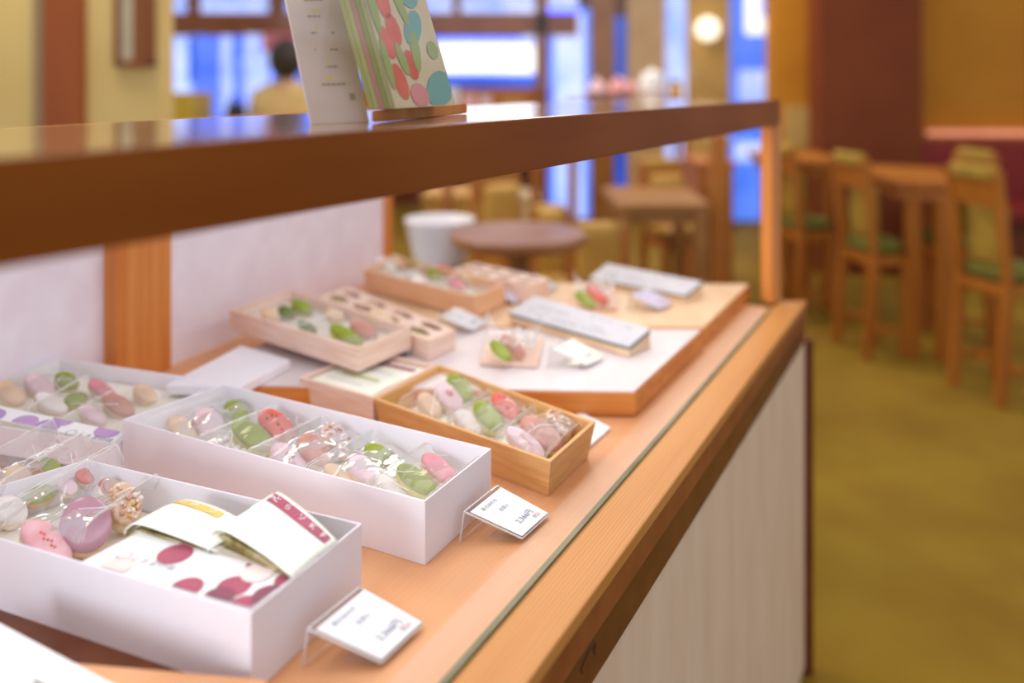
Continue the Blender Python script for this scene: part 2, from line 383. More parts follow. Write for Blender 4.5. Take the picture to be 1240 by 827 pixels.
bm = bmesh.new(); slab(bm, [(xw(1117, 4.86), 4.86), (4.2, 4.8), (4.2, 4.99), (xw(1117, 4.99), 4.99)], .761, .785); put('ledge', bm, M_tablew, t, bevel=.004)
bm = bmesh.new(); slab(bm, [(xw(1122, 4.93), 4.93), (4.2, 4.88), (4.2, 4.96), (xw(1122, 4.96), 4.96)], .786, .812); put('lamp_tube', bm, mat('ledge_glow', rgb(236, 156, 128), rgb(226, 140, 108), .5, emit=.8), t)

# ------------------------------------------------------------------ chairs and tables
M_cush = mat('olive_cushion', rgb(180, 148, 58), rgb(156, 124, 44), .9, 40, bump=.2)
M_cushd = mat('green_cushion', rgb(128, 124, 52), rgb(108, 106, 38), .9, 40, bump=.2)
def cushion(c, ex, ey, ez, sx, sy, sz):
    bm = bmesh.new(); n = 10; vs = {}
    for side in (1, -1):
        for i in range(n + 1):
            for j in range(n + 1):
                u, v = i / n * 2 - 1, j / n * 2 - 1
                if side == -1 and (i in (0, n) or j in (0, n)): vs[side, i, j] = vs[1, i, j]; continue
                h = side * (max(0, (1 - u ** 4) * (1 - v ** 4))) ** .5
                vs[side, i, j] = bm.verts.new(c + ex * (u * sx / 2) + ey * (v * sy / 2) + ez * (h * sz / 2))
        for i in range(n):
            for j in range(n):
                q = (vs[side, i, j], vs[side, i + 1, j], vs[side, i + 1, j + 1], vs[side, i, j + 1]); bm.faces.new(q if side == 1 else q[::-1])
    return bm
def chair(A, B, depth, label, group, top=.80, seat=.40, cm=None, cm2=None):
    """A, B the feet of the two back posts; the seat reaches to the side of A->B turned clockwise"""
    A, B = Vector((A[0], A[1], 0)), Vector((B[0], B[1], 0)); w = (B - A).length
    ex = (B - A).normalized(); ey = Vector((ex.y, -ex.x, 0)); ez = Vector((0, 0, 1)); mid = (A + B) / 2
    t = thing('dining_chair', mid + ey * depth / 2, label, 'chair', group)
    r = .032
    for P in (A, B):
        bm = bmesh.new(); k = P + ey * .035 + ez * seat
        bar(bm, P, k, r, r); bar(bm, k - ez * .01, P - ey * .01 + ez * top, r * .9, r * .9); put('leg', bm, M_tablew, t, bevel=.003)
    for P in (A, B):
        bm = bmesh.new(); bar(bm, P + ey * depth, P + ey * depth + ez * (seat - .02), r, r); put('leg', bm, M_tablew, t, bevel=.003)
    bm = bmesh.new(); q = [A + ey * .02, B + ey * .02, B + ey * (depth + .015), A + ey * (depth + .015)]; slab(bm, q, seat - .035, seat + .005); put('seat_frame', bm, M_tablew, t, bevel=.004)
    put('seat_cushion', cushion(mid + ey * (depth / 2 + .02) + ez * (seat + .035), ex, ey, ez, w * .98, depth * .95, .07), cm2 or M_cushd, t, smooth=True)
    bm = bmesh.new(); z = top - .13
    lean = lambda z: ey * (.035 - .045 * (z - seat) / (top - seat))
    q = [A + lean(z) + ez * z, B + lean(z) + ez * z, B + lean(top) + ez * top, A + lean(top) + ez * top]
    prism(bm, [p + ey * .008 for p in q], [p - ey * .008 for p in q]); put('backrest', bm, M_tablew, t, bevel=.004)
    put('back_cushion', cushion(mid + ey * .055 + ez * (seat + .16), ex, ez, ey, w * .86, .22, .05), cm or M_cush, t, smooth=True)
    put('back_cover', cushion(mid - ey * .008 + ez * (top - .012), ex, ez, ey, w * 1.02, .055, .045), cm or M_cush, t, smooth=True)
    bm = bmesh.new(); bar(bm, A + ez * .11, A + ey * depth + ez * .11, .018, .022); bar(bm, B + ez * .11, B + ey * depth + ez * .11, .018, .022); bar(bm, A + ey * depth * .5 + ez * .11, B + ey * depth * .5 + ez * .11, .018, .022); put('stretcher', bm, M_tablew, t)
    return t
G = 'timber chairs with olive cushions'
chair((1.655, 2.80), (1.60, 3.00), .20, 'timber chair with olive cushions standing clear of the table, most in view', G)
chair((1.41, 3.28), (1.372, 3.49), .17, 'timber chair with olive cushions tucked at the near table beside its leg', G)
chair((1.30, 3.80), (1.25, 3.98), .2, 'timber chair at the rear table half hidden by the corner post of the case', G)
chair((1.97, 3.66), (1.99, 3.42), .18, 'timber chair facing the viewer across the near table, mostly in shade', G)
def table(q, legs, h, label, th=.03, m=None):
    m = m or M_tablew; c = sum((Vector((p[0], p[1], 0)) for p in q), Vector()) / 4
    t = thing('dining_table', c, label, 'table')
    bm = bmesh.new(); slab(bm, q, h - th, h); put('tabletop', bm, m, t, bevel=.005)
    bm = bmesh.new(); slab(bm, inset([Vector((p[0], p[1], 0)) for p in q], .03), h - th - .05, h - th); put('apron', bm, m, t)
    for p in legs:
        bm = bmesh.new(); bx(bm, (p[0], p[1], (h - th) / 2), (.048, .048, h - th)); put('leg', bm, m, t, bevel=.004)
    return t
table([(1.52, 3.30), (1.71, 3.18), (1.95, 3.75), (1.62, 3.92)], [(1.605, 3.31), (1.70, 3.26), (1.87, 3.70), (1.66, 3.82)], .715, 'near timber table between the two front chairs with square legs')
table([(1.26, 3.95), (1.58, 3.95), (1.66, 4.5), (1.28, 4.5)], [(1.525, 4.02), (1.36, 4.05), (1.58, 4.42), (1.36, 4.42)], .73, 'rear timber table beside the brown pillar')

# seen through the case glass: round table, tub, low furniture
M_darkw = mat('dark_table', rgb(164, 114, 76), rgb(146, 98, 62), .3, 8)
c = PZ(628, 281, .72); c.z = 0
t = thing('round_table', c, 'dark round table seen through the case glass under the white tub', 'table')
bm = bmesh.new(); lathe(bm, c, [(.0, .69), (.16, .69), (.175, .70), (.175, .715), (.168, .72), (0, .72)], 36); put('tabletop', bm, M_darkw, t)
bm = bmesh.new(); lathe(bm, c, [(.11, 0), (.11, .02), (.03, .05), (.028, .66), (.07, .69)], 24); put('pedestal', bm, M_darkw, t, smooth=True)
c = PZ(533, 318, .60)
t = thing('tapered_tub', c, 'white tapered tub on a stand behind the far wooden sweet tray', 'tub')
bm = bmesh.new(); lathe(bm, c, [(.068, 0), (.072, .01), (.096, .118), (.098, .122), (.094, .122), (.068, .014), (0, .012)], 32); put('tub', bm, mat('tub_white', rgb(240, 236, 244), None, .5), t, smooth=True)
bm = bmesh.new(); lathe(bm, c, [(.075, -.60), (.075, -.58), (.02, -.56), (.02, -.02), (.06, -.012), (.06, 0)], 24); put('stand', bm, M_darkw, t)
def lowbox(x0, y0, x1, y1, d, dep, m, name, label, cat, parts=True):
    a, b = PD(x0, y1, d), PD(x1, y0, d)
    t = thing(name, ((a.x + b.x) / 2, d + dep / 2, 0), label, cat)
    bm = bmesh.new(); slab(bm, [(a.x, d), (b.x, d), (b.x, d + dep), (a.x, d + dep)], 0, b.z - .03); put('body', bm, m, t, bevel=.004)
    bm = bmesh.new(); slab(bm, [(a.x - .01, d - .012), (b.x + .01, d - .012), (b.x + .01, d + dep), (a.x - .01, d + dep)], b.z - .03, b.z); put('top', bm, m, t, bevel=.004)
    for k in range(2):
        xa, xb = a.x + (b.x - a.x) * (k * .5 + .03), a.x + (b.x - a.x) * (k * .5 + .47)
        bm = bmesh.new(); slab(bm, [(xa, d - .014), (xb, d - .014), (xb, d), (xa, d)], .08, b.z - .06); dr = put('door', bm, m, t, bevel=.003)
        bm = bmesh.new(); blob(bm, (xb - .03 if k == 0 else xa + .03, d - .02, b.z * .6), .012, 2); put('knob', bm, M_dark, dr, smooth=True)
    return t
M_ochf = mat('ochre_furniture', rgb(196, 150, 66), rgb(184, 136, 54), .5, 6)
lowbox(512, 236, 592, 300, 4.2, .4, M_ochf, 'sideboard', 'ochre sideboard seen through the case glass behind the white tub', 'sideboard')
lowbox(846, 196, 888, 300, 3.9, .35, M_tablew, 'sideboard', 'brown timber sideboard seen through the case glass beside the corner post', 'sideboard')
lowbox(592, 238, 650, 300, 5.0, .4, mat('pale_furniture', rgb(214, 192, 150), None, .5), 'sideboard', 'pale sideboard far behind the dark round table', 'sideboard')
def bigchair(c, rot, label, w=.2, top=.80):
    c = Vector(c); ex = Vector((math.cos(rot), math.sin(rot), 0)); 
    return chair(c - ex * w / 2, c + ex * w / 2, .24, label, 'tan chairs behind the case', top, .42, M_ochf, M_ochf)
c = PD(664, 300, 2.75); bigchair((c.x, 2.75, 0), .1, 'narrow tan chair beside the dark round table, seen through the glass', .1, .68)
c = PD(724, 300, 2.5); bigchair((c.x, 2.5, 0), -.1, 'broad tan chair seen through the glass above the candy in cellophane', .15, .66)
c = PD(600, 300, 3.4); bigchair((c.x, 3.4, 0), .5, 'tan chair behind the dark round table, mostly hidden', .2, .74)
c = PD(800, 300, 3.75); bigchair((c.x, 3.75, 0), .3, 'tan chair seen through the glass under the blue windows', .2, .74)
table([(.38, 3.0), (.72, 3.0), (.74, 3.5), (.38, 3.5)], [(.41, 3.03), (.69, 3.03), (.70, 3.46), (.42, 3.46)], .66, 'low brown timber table seen through the case glass', m=mat('brown_table', rgb(170, 120, 62), rgb(152, 102, 48), .4, 8))
beam(862, 150, 880, 460, 3.2, M_tablew, .05)

# ------------------------------------------------------------------ the display case
S0, S1 = PZ(640, 826, SH), PZ(977, 364, SH)            # outer edge of the sill
G0, G1 = PZ(540.6, 827, SH), PZ(934.5, 373, SH)        # line of the front glass
sd = (S1 - S0).normalized(); gd = (G1 - G0).normalized()
S0 = S0 - sd * .75; G0 = G0 - gd * .75
gn = Vector((-gd.y, gd.x, 0))
E1 = PZ(470, 331, SH)                                   # far end of the back panel
B0 = PZ(203, 445, SH); bd = (E1 - B0).normalized(); BS = B0 - bd * 1.35
def backpt(px):                                       # point of the back-panel line in the pixel column px
    k = (px - CX) / F; s = (k * B0.y - B0.x) / (bd.x - k * bd.y); return B0 + bd * s
bn = Vector((bd.y, -bd.x, 0))                         # from the panel towards the front
END = PZ(905, 364, SH)
case = thing('display_case', (.0, .9, 0), 'long glass-fronted timber display case filled with boxed sweets', 'display case')
farL = Vector((E1.x - .02, G1.y + .42, 0))
bm = bmesh.new(); slab(bm, [G0, G1, Vector((G1.x - .03, G1.y + .02, 0)), E1 + bd * .03, BS - bn * .02], SH - .03, SH); put('shelf', bm, M_shelf, case)
M_strip = grain('strip_timber', rgb(222, 178, 146), rgb(214, 160, 120), ANG, 80, wmix=.10)
bm = bmesh.new(); slab(bm, [G0 + gn * .003, G1 + gn * .003 - gd * .03, G1 + gn * .034 - gd * .03, G0 + gn * .034], SH - .002, SH + .0004); put('edge_strip', bm, M_strip, case)
bm = bmesh.new(); slab(bm, [S0, S1, PZ(946, 364.5, SH), G1 + gd * .001, G0 + Vector((.001, 0, 0))], SH - .012, SH + .0005); put('sill', bm, M_sill, case, bevel=.0015)
ofa = Vector((sd.y, -sd.x, 0)) * -.0015
bm = bmesh.new(); slab(bm, [S0 + ofa, S1 + ofa - sd * .002, S1 + ofa - sd * .002 - Vector((.08, 0, 0)), S0 + ofa - Vector((.08, 0, 0))], SH - .0382, SH - .0122); put('sill_face', bm, mat('brown_sill', rgb(160, 92, 52), rgb(144, 78, 42), .4, 26, (1, 1, 1)), case, bevel=.001)
ofs = Vector((sd.y, -sd.x, 0)) * -.004
bm = bmesh.new(); slab(bm, [S0 + ofs, S1 + ofs - sd * .005, S1 + ofs - sd * .005 - Vector((.08, 0, 0)), S0 + ofs - Vector((.08, 0, 0))], SH - .077, SH - .0385); put('lower_rail', bm, M_dark, case, bevel=.001)
o2 = Vector((sd.y, -sd.x, 0)) * -.006
Pe = S1 + o2 + sd * .012
bm = bmesh.new(); slab(bm, [S0 + o2, Pe, Pe - Vector((.05, 0, 0)), S0 + o2 - Vector((.05, 0, 0))], .02, SH - .0775); put('front_panel', bm, M_panel, case)
bm = bmesh.new(); slab(bm, [Pe, Pe + sd * .004 + Vector((.016, 0, 0)), Pe + Vector((.016, .03, 0)), Pe + Vector((-.01, .03, 0))], 0, SH - .0775); put('end_trim', bm, M_dark, case)
bm = bmesh.new(); slab(bm, [Pe + Vector((0, .005, 0)), Pe + Vector((-.04, .02, 0)), E1 + bd * .02 + Vector((.1, -.02, 0)), E1 + bd * .01], .02, SH - .0775); put('end_panel', bm, M_dark, case)
# corner post, back posts, back panel
pa, pb, pc = PZ(920.5, 364.5, SH), PZ(946, 364.5, SH), PZ(935, 370, SH)
bm = bmesh.new(); slab(bm, [pa, pc, pb, pa + pb - pc], SH, 1.03); put('corner_post', bm, M_postv, case, bevel=.003)
bm = bmesh.new(); a, b = backpt(150), E1; slab(bm, [a, b, b - bn * .012, a - bn * .012], SH, 1.03); put('back_panel', bm, M_backp, case)
bm = bmesh.new(); a, b = BS - bn * .016, backpt(150) - bn * .016; slab(bm, [a, b, b - bn * .012, a - bn * .012], SH, 1.03); put('back_panel', bm, M_backp, case)
a, b = backpt(137), backpt(204)
bm = bmesh.new(); slab(bm, [a + bn * .006, b + bn * .006, b - bn * .03, a - bn * .03], SH, 1.035); put('back_post', bm, M_postv, case, bevel=.002)
a, b = backpt(464), backpt(472)
bm = bmesh.new(); slab(bm, [a + bn * .008, b + bn * .008, b - bn * .02, a - bn * .02], SH, 1.035); put('back_post', bm, M_postv, case, bevel=.002)
bm = bmesh.new(); slab(bm, [BS + bn * .014, E1 + bn * .014, E1 - bn * .03, BS - bn * .03], 1.0355, 1.045); put('back_cap', bm, M_postv, case)
# top rail and glossy counter slab
rn = Vector((-RD.y, RD.x, 0))
bm = bmesh.new(); slab(bm, [RAIL0, RAIL1, RAIL1 + rn * .03, RAIL0 + rn * .03], 1.0235, 1.0690); put('top_rail', bm, M_rail, case, bevel=.0012)
def top_rear(px, py): return PZ(px, py, 1.069)
r0, r1 = top_rear(60, 152), top_rear(750, 119.3); rr = (r1 - r0).normalized()
q = [RAIL0 + rn * .002, RAIL1 + rn * .002, r1 + rr * .03, r0 - rr * .45]
bm = bmesh.new(); slab(bm, q, 1.0605, 1.0692)
M_top = mat('lacquered_top', rgb(168, 116, 52), rgb(150, 98, 40), .25, 20, spec=.9)
M_top.node_tree.nodes['Principled BSDF'].inputs['Coat Weight'].default_value = 1.0
M_top.node_tree.nodes['Principled BSDF'].inputs['Coat Roughness'].default_value = .09
M_top.node_tree.nodes['Principled BSDF'].inputs['Coat IOR'].default_value = 1.6
put('counter_slab', bm, M_top, case, bevel=.001)
bm = bmesh.new(); a, b = r0 - rr * .4 - rn * .04, r1 - rn * .04; slab(bm, [a, b, b - rn * .012, a - rn * .012], 1.048, 1.0603); put('lamp_housing', bm, M_dark, case)
# glass
zb_, zt_ = Vector((0, 0, SH + .003)), Vector((0, 0, 1.0232)); ga = RAIL0 + RD * .0 + rn * .012; gb = RAIL1 + rn * .012 - RD * .03
G0b = G0 + gd * ((ga.y - G0.y) / gd.y)
bm = bmesh.new(); prism(bm, [ga + zt_, gb + zt_, gb + rn * .004 + zt_, ga + rn * .004 + zt_], [G0b - gn * .002 + zb_, G1 - gn * .002 - gd * .02 + zb_, G1 + gn * .002 - gd * .02 + zb_, G0b + gn * .002 + zb_]); put('front_glass', bm, M_glass, case)
bm = bmesh.new(); slab(bm, [G0 - gn * .0026, G1 - gn * .0026 - gd * .02, G1 + gn * .0022 - gd * .02, G0 + gn * .0022], SH, SH + .0032); put('glass_channel', bm, M_glassedge, case)
ea, eb = pa + Vector((-.002, .03, 0)), Vector((E1.x + .03, pa.y + .36, 0))
bm = bmesh.new(); slab(bm, [ea, eb, eb + Vector((0, .004, 0)), ea + Vector((0, .004, 0))], SH + .001, 1.055); put('end_glass', bm, M_glass, case)
# wire hook hanging on the rail seam
k = S0 + sd * ((.631 - S0.y) / sd.y) + Vector((sd.y, -sd.x, 0)) * .001
bm = bmesh.new(); pts = []
for i in range(15):
    th = math.radians(-15 + 210 * i / 14); pts.append(Vector((k.x, k.y, .664)) + sd * (math.cos(th) * .012 - .005) + Vector((0, 0, math.sin(th) * .012)) + Vector((sd.y, -sd.x, 0)) * (.004 + .004 * abs(math.sin(th))))
for a, b in zip(pts, pts[1:]): tube(bm, a, b, .0007, seg=8)
put('wire_hook', bm, mat('black_wire', (.01, .01, .01, 1), None, .4), origin=pts[7], label='small black wire hook on the brown rail under the sill', cat='hook')

# ------------------------------------------------------------------ platforms inside the case
def platform(name, q, z1, zb, mt, label):
    t = thing(name, sum(q, Vector()) / 4 - Vector((0, 0, z1 - zb)), label, 'platform')
    bm = bmesh.new(); slab(bm, q, zb, z1 - .002); put('base', bm, M_plate, t, bevel=.001)
    bm = bmesh.new(); slab(bm, inset(q, .002), z1 - .002, z1); put('top', bm, mt, t)
    return t
ZP = .7305
P1 = [PZ(225, 465.5, ZP), PZ(769, 474.5, ZP), PZ(851, 398.5, ZP), PZ(352, 397, ZP)]
platform('display_platform', P1, ZP, SH + .001, M_platt, 'pale low display platform with orange edge holding the small tray and tags')
P2 = [PZ(352, 394.5, ZP - .002), PZ(853, 396.5, ZP - .002), PZ(908, 343.5, ZP - .002), PZ(475, 341.5, ZP - .002)]
platform('display_platform', P2, ZP - .002, SH + .001, M_plattw, 'tan low display platform by the end glass under the far sign')

# ------------------------------------------------------------------ boxes
def open_box(name, q, z1, zb, m, wall_t, label, taper=0, lin_z=.012, group=None, liner=M_liner, h=None):
    """q: outer top corners front-left, front-right, back-right, back-left"""
    c = sum(q, Vector()) / 4; c.z = zb
    t = thing(name, c, label, 'box', group)
    top = [Vector((p.x, p.y, z1)) for p in q]; bot = inset(top, taper) if taper else [p.copy() for p in top]
    for p in bot: p.z = zb
    if h: top = [p.copy() for p in q]; bot = [p - Vector((0, 0, h)) for p in q]
    it = inset(top, wall_t); ib = inset([p + Vector((0, 0, .002)) for p in bot], wall_t)
    bm = bmesh.new(); R = [[bm.verts.new(p) for p in L] for L in (bot, top, it, ib)]
    for a, b in zip(R, R[1:]):
        for i in range(4): bm.faces.new((a[i], a[(i + 1) % 4], b[(i + 1) % 4], b[i]))
    bm.faces.new(R[0][::-1]); bm.faces.new(R[3])
    put('box_shell', bm, m, t, bevel=.0006)
    li = inset(bot, wall_t + .0015); up = Vector((0, 0, 1))
    bm = bmesh.new(); prism(bm, [p + up * lin_z for p in li], [p + up * .0025 for p in li]); put('liner', bm, liner, t)
    return t, it
def film(q, zf, ztop, bumps, label, group=None, NU=34, NV=34, seal=True, amp=1.0, name='candy_packet'):
    """a clear packet over the level quad q: raised seals along its two long sides, sheet draped over the sweets"""
    zf0, zt0 = zf, ztop
    zf = zf0 if callable(zf0) else (lambda P: zf0); ztop = zt0 if callable(zt0) else (lambda P: zt0)
    c = sum(q, Vector()) / 4; c.z = zf(c)
    t = thing(name, c, label, 'packet', group)
    w = (q[1] - q[0]).length
    sd_ = random.random() * 50
    def z_at(s, t_):
        P = bil(q, s, t_); z = zf(P) + .010
        acc = 0
        for (bc, br, bh) in bumps:
            dd = math.hypot(P.x - bc.x, P.y - bc.y) / (br * 1.5)
            acc = max(acc, (bh - z) * math.exp(-dd ** 2.6 * .8))
        z += acc
        e = min(s, 1 - s) * w
        end = min(1, min(t_, 1 - t_) / .07)
        ridge = math.exp(-(e / .0045) ** 1.3)
        z += (ztop(P) - z) * ridge * (.35 + .65 * end)
        n1 = noise.noise(Vector((P.x * 55, P.y * 55, sd_))); n2 = abs(noise.noise(Vector((P.x * 120, P.y * 120, sd_ + 9))))
        return P, z + amp * (.003 * n1 + .0016 * n2) * (1 - .7 * ridge) * (.4 + .6 * end)
    bm = bmesh.new(); V = []
    for i in range(NU + 1):
        row = []
        for j in range(NV + 1):
            P, z = z_at(i / NU, j / NV); row.append(bm.verts.new((P.x, P.y, z)))
        V.append(row)
    for i in range(NU):
        for j in range(NV): bm.faces.new((V[i][j], V[i + 1][j], V[i + 1][j + 1], V[i][j + 1]))
    put('film', bm, M_film, t, smooth=True)
    if seal:
        for s in (0, 1):
            bm = bmesh.new(); prev = None
            for j in range(NV + 1):
                P, z = z_at(s, j / NV); a = bm.verts.new((P.x, P.y, z - .0004)); b = bm.verts.new((P.x, P.y, z + .0006 + .0003 * math.sin(j * 1.3 + sd_)))
                if prev: bm.faces.new((prev[0], a, b, prev[1]))
                prev = (a, b)
            put('seal', bm, M_seal, t)
    rnd = random.Random(int(sd_ * 1000))
    for k in range(int(1 + 2 * amp)):
        s, t_ = rnd.choice((.06, .94)), rnd.uniform(.05, .95); ds, dt = (rnd.uniform(.05, .10)) * (1 if s < .5 else -1), rnd.uniform(-.07, .07); prev = None; bm = bmesh.new()
        for j in range(rnd.randint(4, 8)):
            P, z = z_at(min(.97, max(.03, s)), min(.97, max(.03, t_))); p = Vector((P.x, P.y, z + .0008))
            if prev is not None and (p - prev).length > .0005: tube(bm, prev, p, .00035 * amp ** .5, seg=5)
            prev = p; s += ds; t_ += dt; dt += rnd.uniform(-.06, .06)
        if len(bm.verts): put('crease', bm, M_seal, t)  # white tubes painting the glints along the film's folds
        else: bm.free()
    return t
# sweets
CM = {
 'green': mat('icing_green', rgb(152, 164, 46), rgb(138, 150, 34), .3, 60, sub=.15), 'red': mat('icing_red', rgb(228, 112, 92), rgb(216, 92, 76), .35, 60, sub=.15),
 'pink': mat('icing_pink', rgb(236, 208, 214), rgb(230, 196, 204), .5, 200), 'mauve': mat('icing_mauve', rgb(204, 148, 132), rgb(194, 134, 118), .4, 80),
 'beige': mat('icing_beige', rgb(236, 204, 170), rgb(226, 188, 150), .5, 80), 'white': mat('icing_white', rgb(244, 236, 232), rgb(236, 226, 222), .5, 80),
 'rose': mat('icing_rose', rgb(228, 152, 160), rgb(218, 132, 142), .4, 80), 'plum': mat('icing_plum', rgb(192, 148, 162), rgb(180, 132, 148), .25, 30, sub=.15),
 'strawberry': mat('icing_strawberry', rgb(238, 192, 196), rgb(232, 170, 174), .4, 90), 'dark green': mat('icing_moss', rgb(120, 134, 60), rgb(90, 104, 40), .4, 60),
 'nut': mat('icing_nut', rgb(238, 208, 180), rgb(206, 160, 128), .6, 160, bump=.8), 'speckled': mat('icing_speck', rgb(246, 234, 230), rgb(200, 150, 140), .6, 260, bump=.4),
 'orange': mat('icing_orange', rgb(226, 178, 70), None, .4), 'shell': mat('wafer_shell', rgb(240, 220, 190), rgb(232, 206, 170), .6, 60), 'lime': mat('wafer_lime', rgb(216, 206, 110), None, .6, 60),
}
NAMEC = {'nut': 'nut-studded', 'speckled': 'white speckled', 'strawberry': 'strawberry pink', 'rose': 'rose pink', 'pink': 'pale pink', 'mauve': 'brownish mauve'}
def disc(bm, c, e1, e2, n, a, b, prof, seg=26, mi=0, nz=.02, half=False):
    rings = []
    for r, h in prof:
        ring = []
        for i in range(seg):
            th = 2 * math.pi * i / seg; k = r * (1 + nz * noise.noise(Vector((math.cos(th), math.sin(th), c.x * 40))))
            ring.append(bm.verts.new(c + e1 * (a * k * math.cos(th)) + e2 * (b * k * math.sin(th)) + n * h))
        rings.append(ring)
    for A, B in zip(rings, rings[1:]):
        for i in range(seg): bm.faces.new((A[i], A[(i + 1) % seg], B[(i + 1) % seg], B[i])).material_index = mi
    bm.faces.new(rings[0]).material_index = mi; bm.faces.new(rings[-1][::-1]).material_index = mi
TOPS = {}
def sweet(px, py, z, a, b, ang, colour, where, up=.55, shell='shell', thick=None, extra=None, key=None):
    c = PZ(px, py, z); d = c.y; a, b = a * 1.08 * d / F, b * 1.05 * d / F
    v = (c - cam.location).normalized(); n = (-v * (1 - up) + Vector((.30, 0, 1)) * up).normalized()
    r = Vector((1, 0, 0)); r = (r - n * r.dot(n)).normalized(); u = n.cross(r)
    th = math.radians(ang); e1 = r * math.cos(th) - u * math.sin(th); e2 = n.cross(e1)
    b = b * 1.04
    T = thick or min(b * 1.15, .015)
    nm = NAMEC.get(colour, colour)
    base = Vector((c.x, c.y, c.z - T))
    bm = bmesh.new(); disc(bm, c, e1, e2, n, a, b, [(.5, -T * 1.05), (.82, -T * .95), (.98, -T * .6), (1.0, -T * .2), (.97, 0), (.5, .0005)])
    o = put('wafer_sweet', bm, CM[shell] if shell != 'same' else CM[colour], origin=c - n * T * .5, smooth=True, label='%s wafer sweet %s' % (nm, where), cat='sweet', group='wafer sweets')
    bm = bmesh.new(); disc(bm, c, e1, e2, n, a, b, [(.6, -T * .1), (.985, -T * .05), (1.012, T * .10), (.995, T * .24), (.93, T * .36), (.75, T * .44), (.4, T * .49), (.12, T * .5)])
    mats = [CM[colour]]
    if extra == 'flower':
        mats.append(CM['red']); 
        for k in range(5): blob(bm, c + n * T * .5 + e1 * (a * .16 * math.cos(k * 1.26)) + e2 * (b * .18 * math.sin(k * 1.26)), a * .09, 1, mi=1)
    if extra == 'split':
        mats.append(CM['red']); 
        for k in range(-3, 4): blob(bm, c + n * T * .5 + e1 * (a * .11 * k) + e2 * (b * .12 * math.sin(k * 2)), b * .10, 1, mi=1)
    if extra == 'specks':
        mats.append(mat('sesame', rgb(90, 50, 36), None, .6))
        for k in range(7): blob(bm, c + n * T * .52 + e1 * (a * random.uniform(-.6, .6)) + e2 * (b * random.uniform(-.5, .5)), a * .05, 1, mi=1)
    if extra in ('grain', 'nuts'):
        mats.append(CM['orange']); mats.append(CM['white'])
        for k in range(34): 
            rr_ = math.sqrt(random.random()) * .9; t_ = random.random() * 6.28
            blob(bm, c + n * T * .56 + e1 * (a * rr_ * math.cos(t_)) + e2 * (b * rr_ * math.sin(t_)), a * random.uniform(.07, .13), 1, mi=random.choice((0, 0, 0, 2, 2, 1)) if extra == 'nuts' else random.choice((0, 2, 2, 0, 0, 0, 1)))
    put('icing', bm, mats, o, smooth=True)
    if key is not None: TOPS.setdefault(key, []).append((c, max(a, b), c.z + .7 * max(T, b * .8)))
    return o
def pearls(px, py, z, n, where, key):
    c = PZ(px, py, z); d = c.y; k = 0
    for i in range(n):
        x, y = (i % 4 - 1.5) * 9.5 + random.uniform(-1, 1) + (i // 4) * 3, (i // 4 - .8) * 7.5 + (i % 4) * 3.2
        p = PZ(px + x, py + y, z + .003 * random.random()); bm = bmesh.new(); blob(bm, p, 5.2 * d / F, 2)
        put('sugar_pearl', bm, CM['white'], origin=p, smooth=True, label='small round white sugar pearl %s' % where, cat='sweet', group='white sugar pearls %s' % where)
    TOPS.setdefault(key, []).append((c, .018, z + .010))

def pouches(it, zf, ztop, splits, labels, key, group, t0=.02, t1=.98, amp=1.0):
    """film packets side by side across the inner quad it"""
    for i, (s0, s1) in enumerate(splits):
        q = [bil(it, s0 + .004, t0), bil(it, s1 - .004, t0), bil(it, s1 - .004, t1), bil(it, s0 + .004, t1)]
        film(q, zf, ztop, TOPS.get((key, i), []), labels[i], group, amp=amp)

# --- near long white box (five packets)
Z2 = .7535
q2 = [PZ(147.7, 507.7, Z2), PZ(514.8, 606.8, Z2), PZ(595, 543, Z2), PZ(271.6, 464.8, Z2)]
b2, it2 = open_box('paper_box', q2, Z2, SH, M_paper, .0016, 'long white paper box with five clear packets of sweets', lin_z=.014)
ORD = ['first', 'second', 'third', 'fourth', 'fifth']
def w2(i): return 'in the %s packet of the long five-packet box' % ORD[i]
zc = .733
sweet(221, 521, zc - .006, 21, 11, 32, 'beige', w2(0), key=('2', 0)); sweet(252, 512, zc - .003, 19, 14, 30, 'pink', w2(0), key=('2', 0)); sweet(286, 499, zc, 15, 12, 20, 'green', w2(0), shell='lime', key=('2', 0))
pearls(278, 537, zc - .010, 9, w2(1), ('2', 1)); sweet(306, 529, zc, 28, 13, 24, 'green', w2(1), shell='lime', key=('2', 1)); sweet(334, 516, zc + .001, 25, 14, 32, 'red', w2(1), extra='specks', key=('2', 1))
sweet(350, 556, zc - .004, 25, 13, 26, 'pink', w2(2), extra='flower', key=('2', 2)); sweet(381, 546, zc, 23, 15, 32, 'mauve', w2(2), shell='beige', key=('2', 2)); sweet(406, 534, zc, 22, 13, 38, 'speckled', w2(2), extra='grain', key=('2', 2))
sweet(412, 578, zc - .006, 22, 10, 26, 'beige', w2(3), key=('2', 3)); sweet(440, 569, zc - .001, 20, 13, 30, 'pink', w2(3), key=('2', 3)); sweet(460, 554, zc, 21, 12, 28, 'green', w2(3), shell='lime', key=('2', 3))
sweet(474, 590, zc - .008, 22, 8, 26, 'white', w2(4), key=('2', 4)); sweet(504, 582, zc - .001, 26, 12, 30, 'green', w2(4), shell='lime', key=('2', 4)); sweet(532, 569, zc - .001, 25, 12, 34, 'rose', w2(4), key=('2', 4))
pouches(it2, SH + .014, Z2 - .003, [(.03, .255), (.255, .44), (.44, .635), (.635, .82), (.82, .99)], ['%s clear packet of the long white box, with %s' % (ORD[i], x) for i, x in enumerate(('beige, pink and green sweets', 'pearls and green and red sweets', 'pink, mauve and speckled sweets', 'beige, pink and green sweets', 'white, green and rose sweets'))], '2', 'clear packets in the long white box')

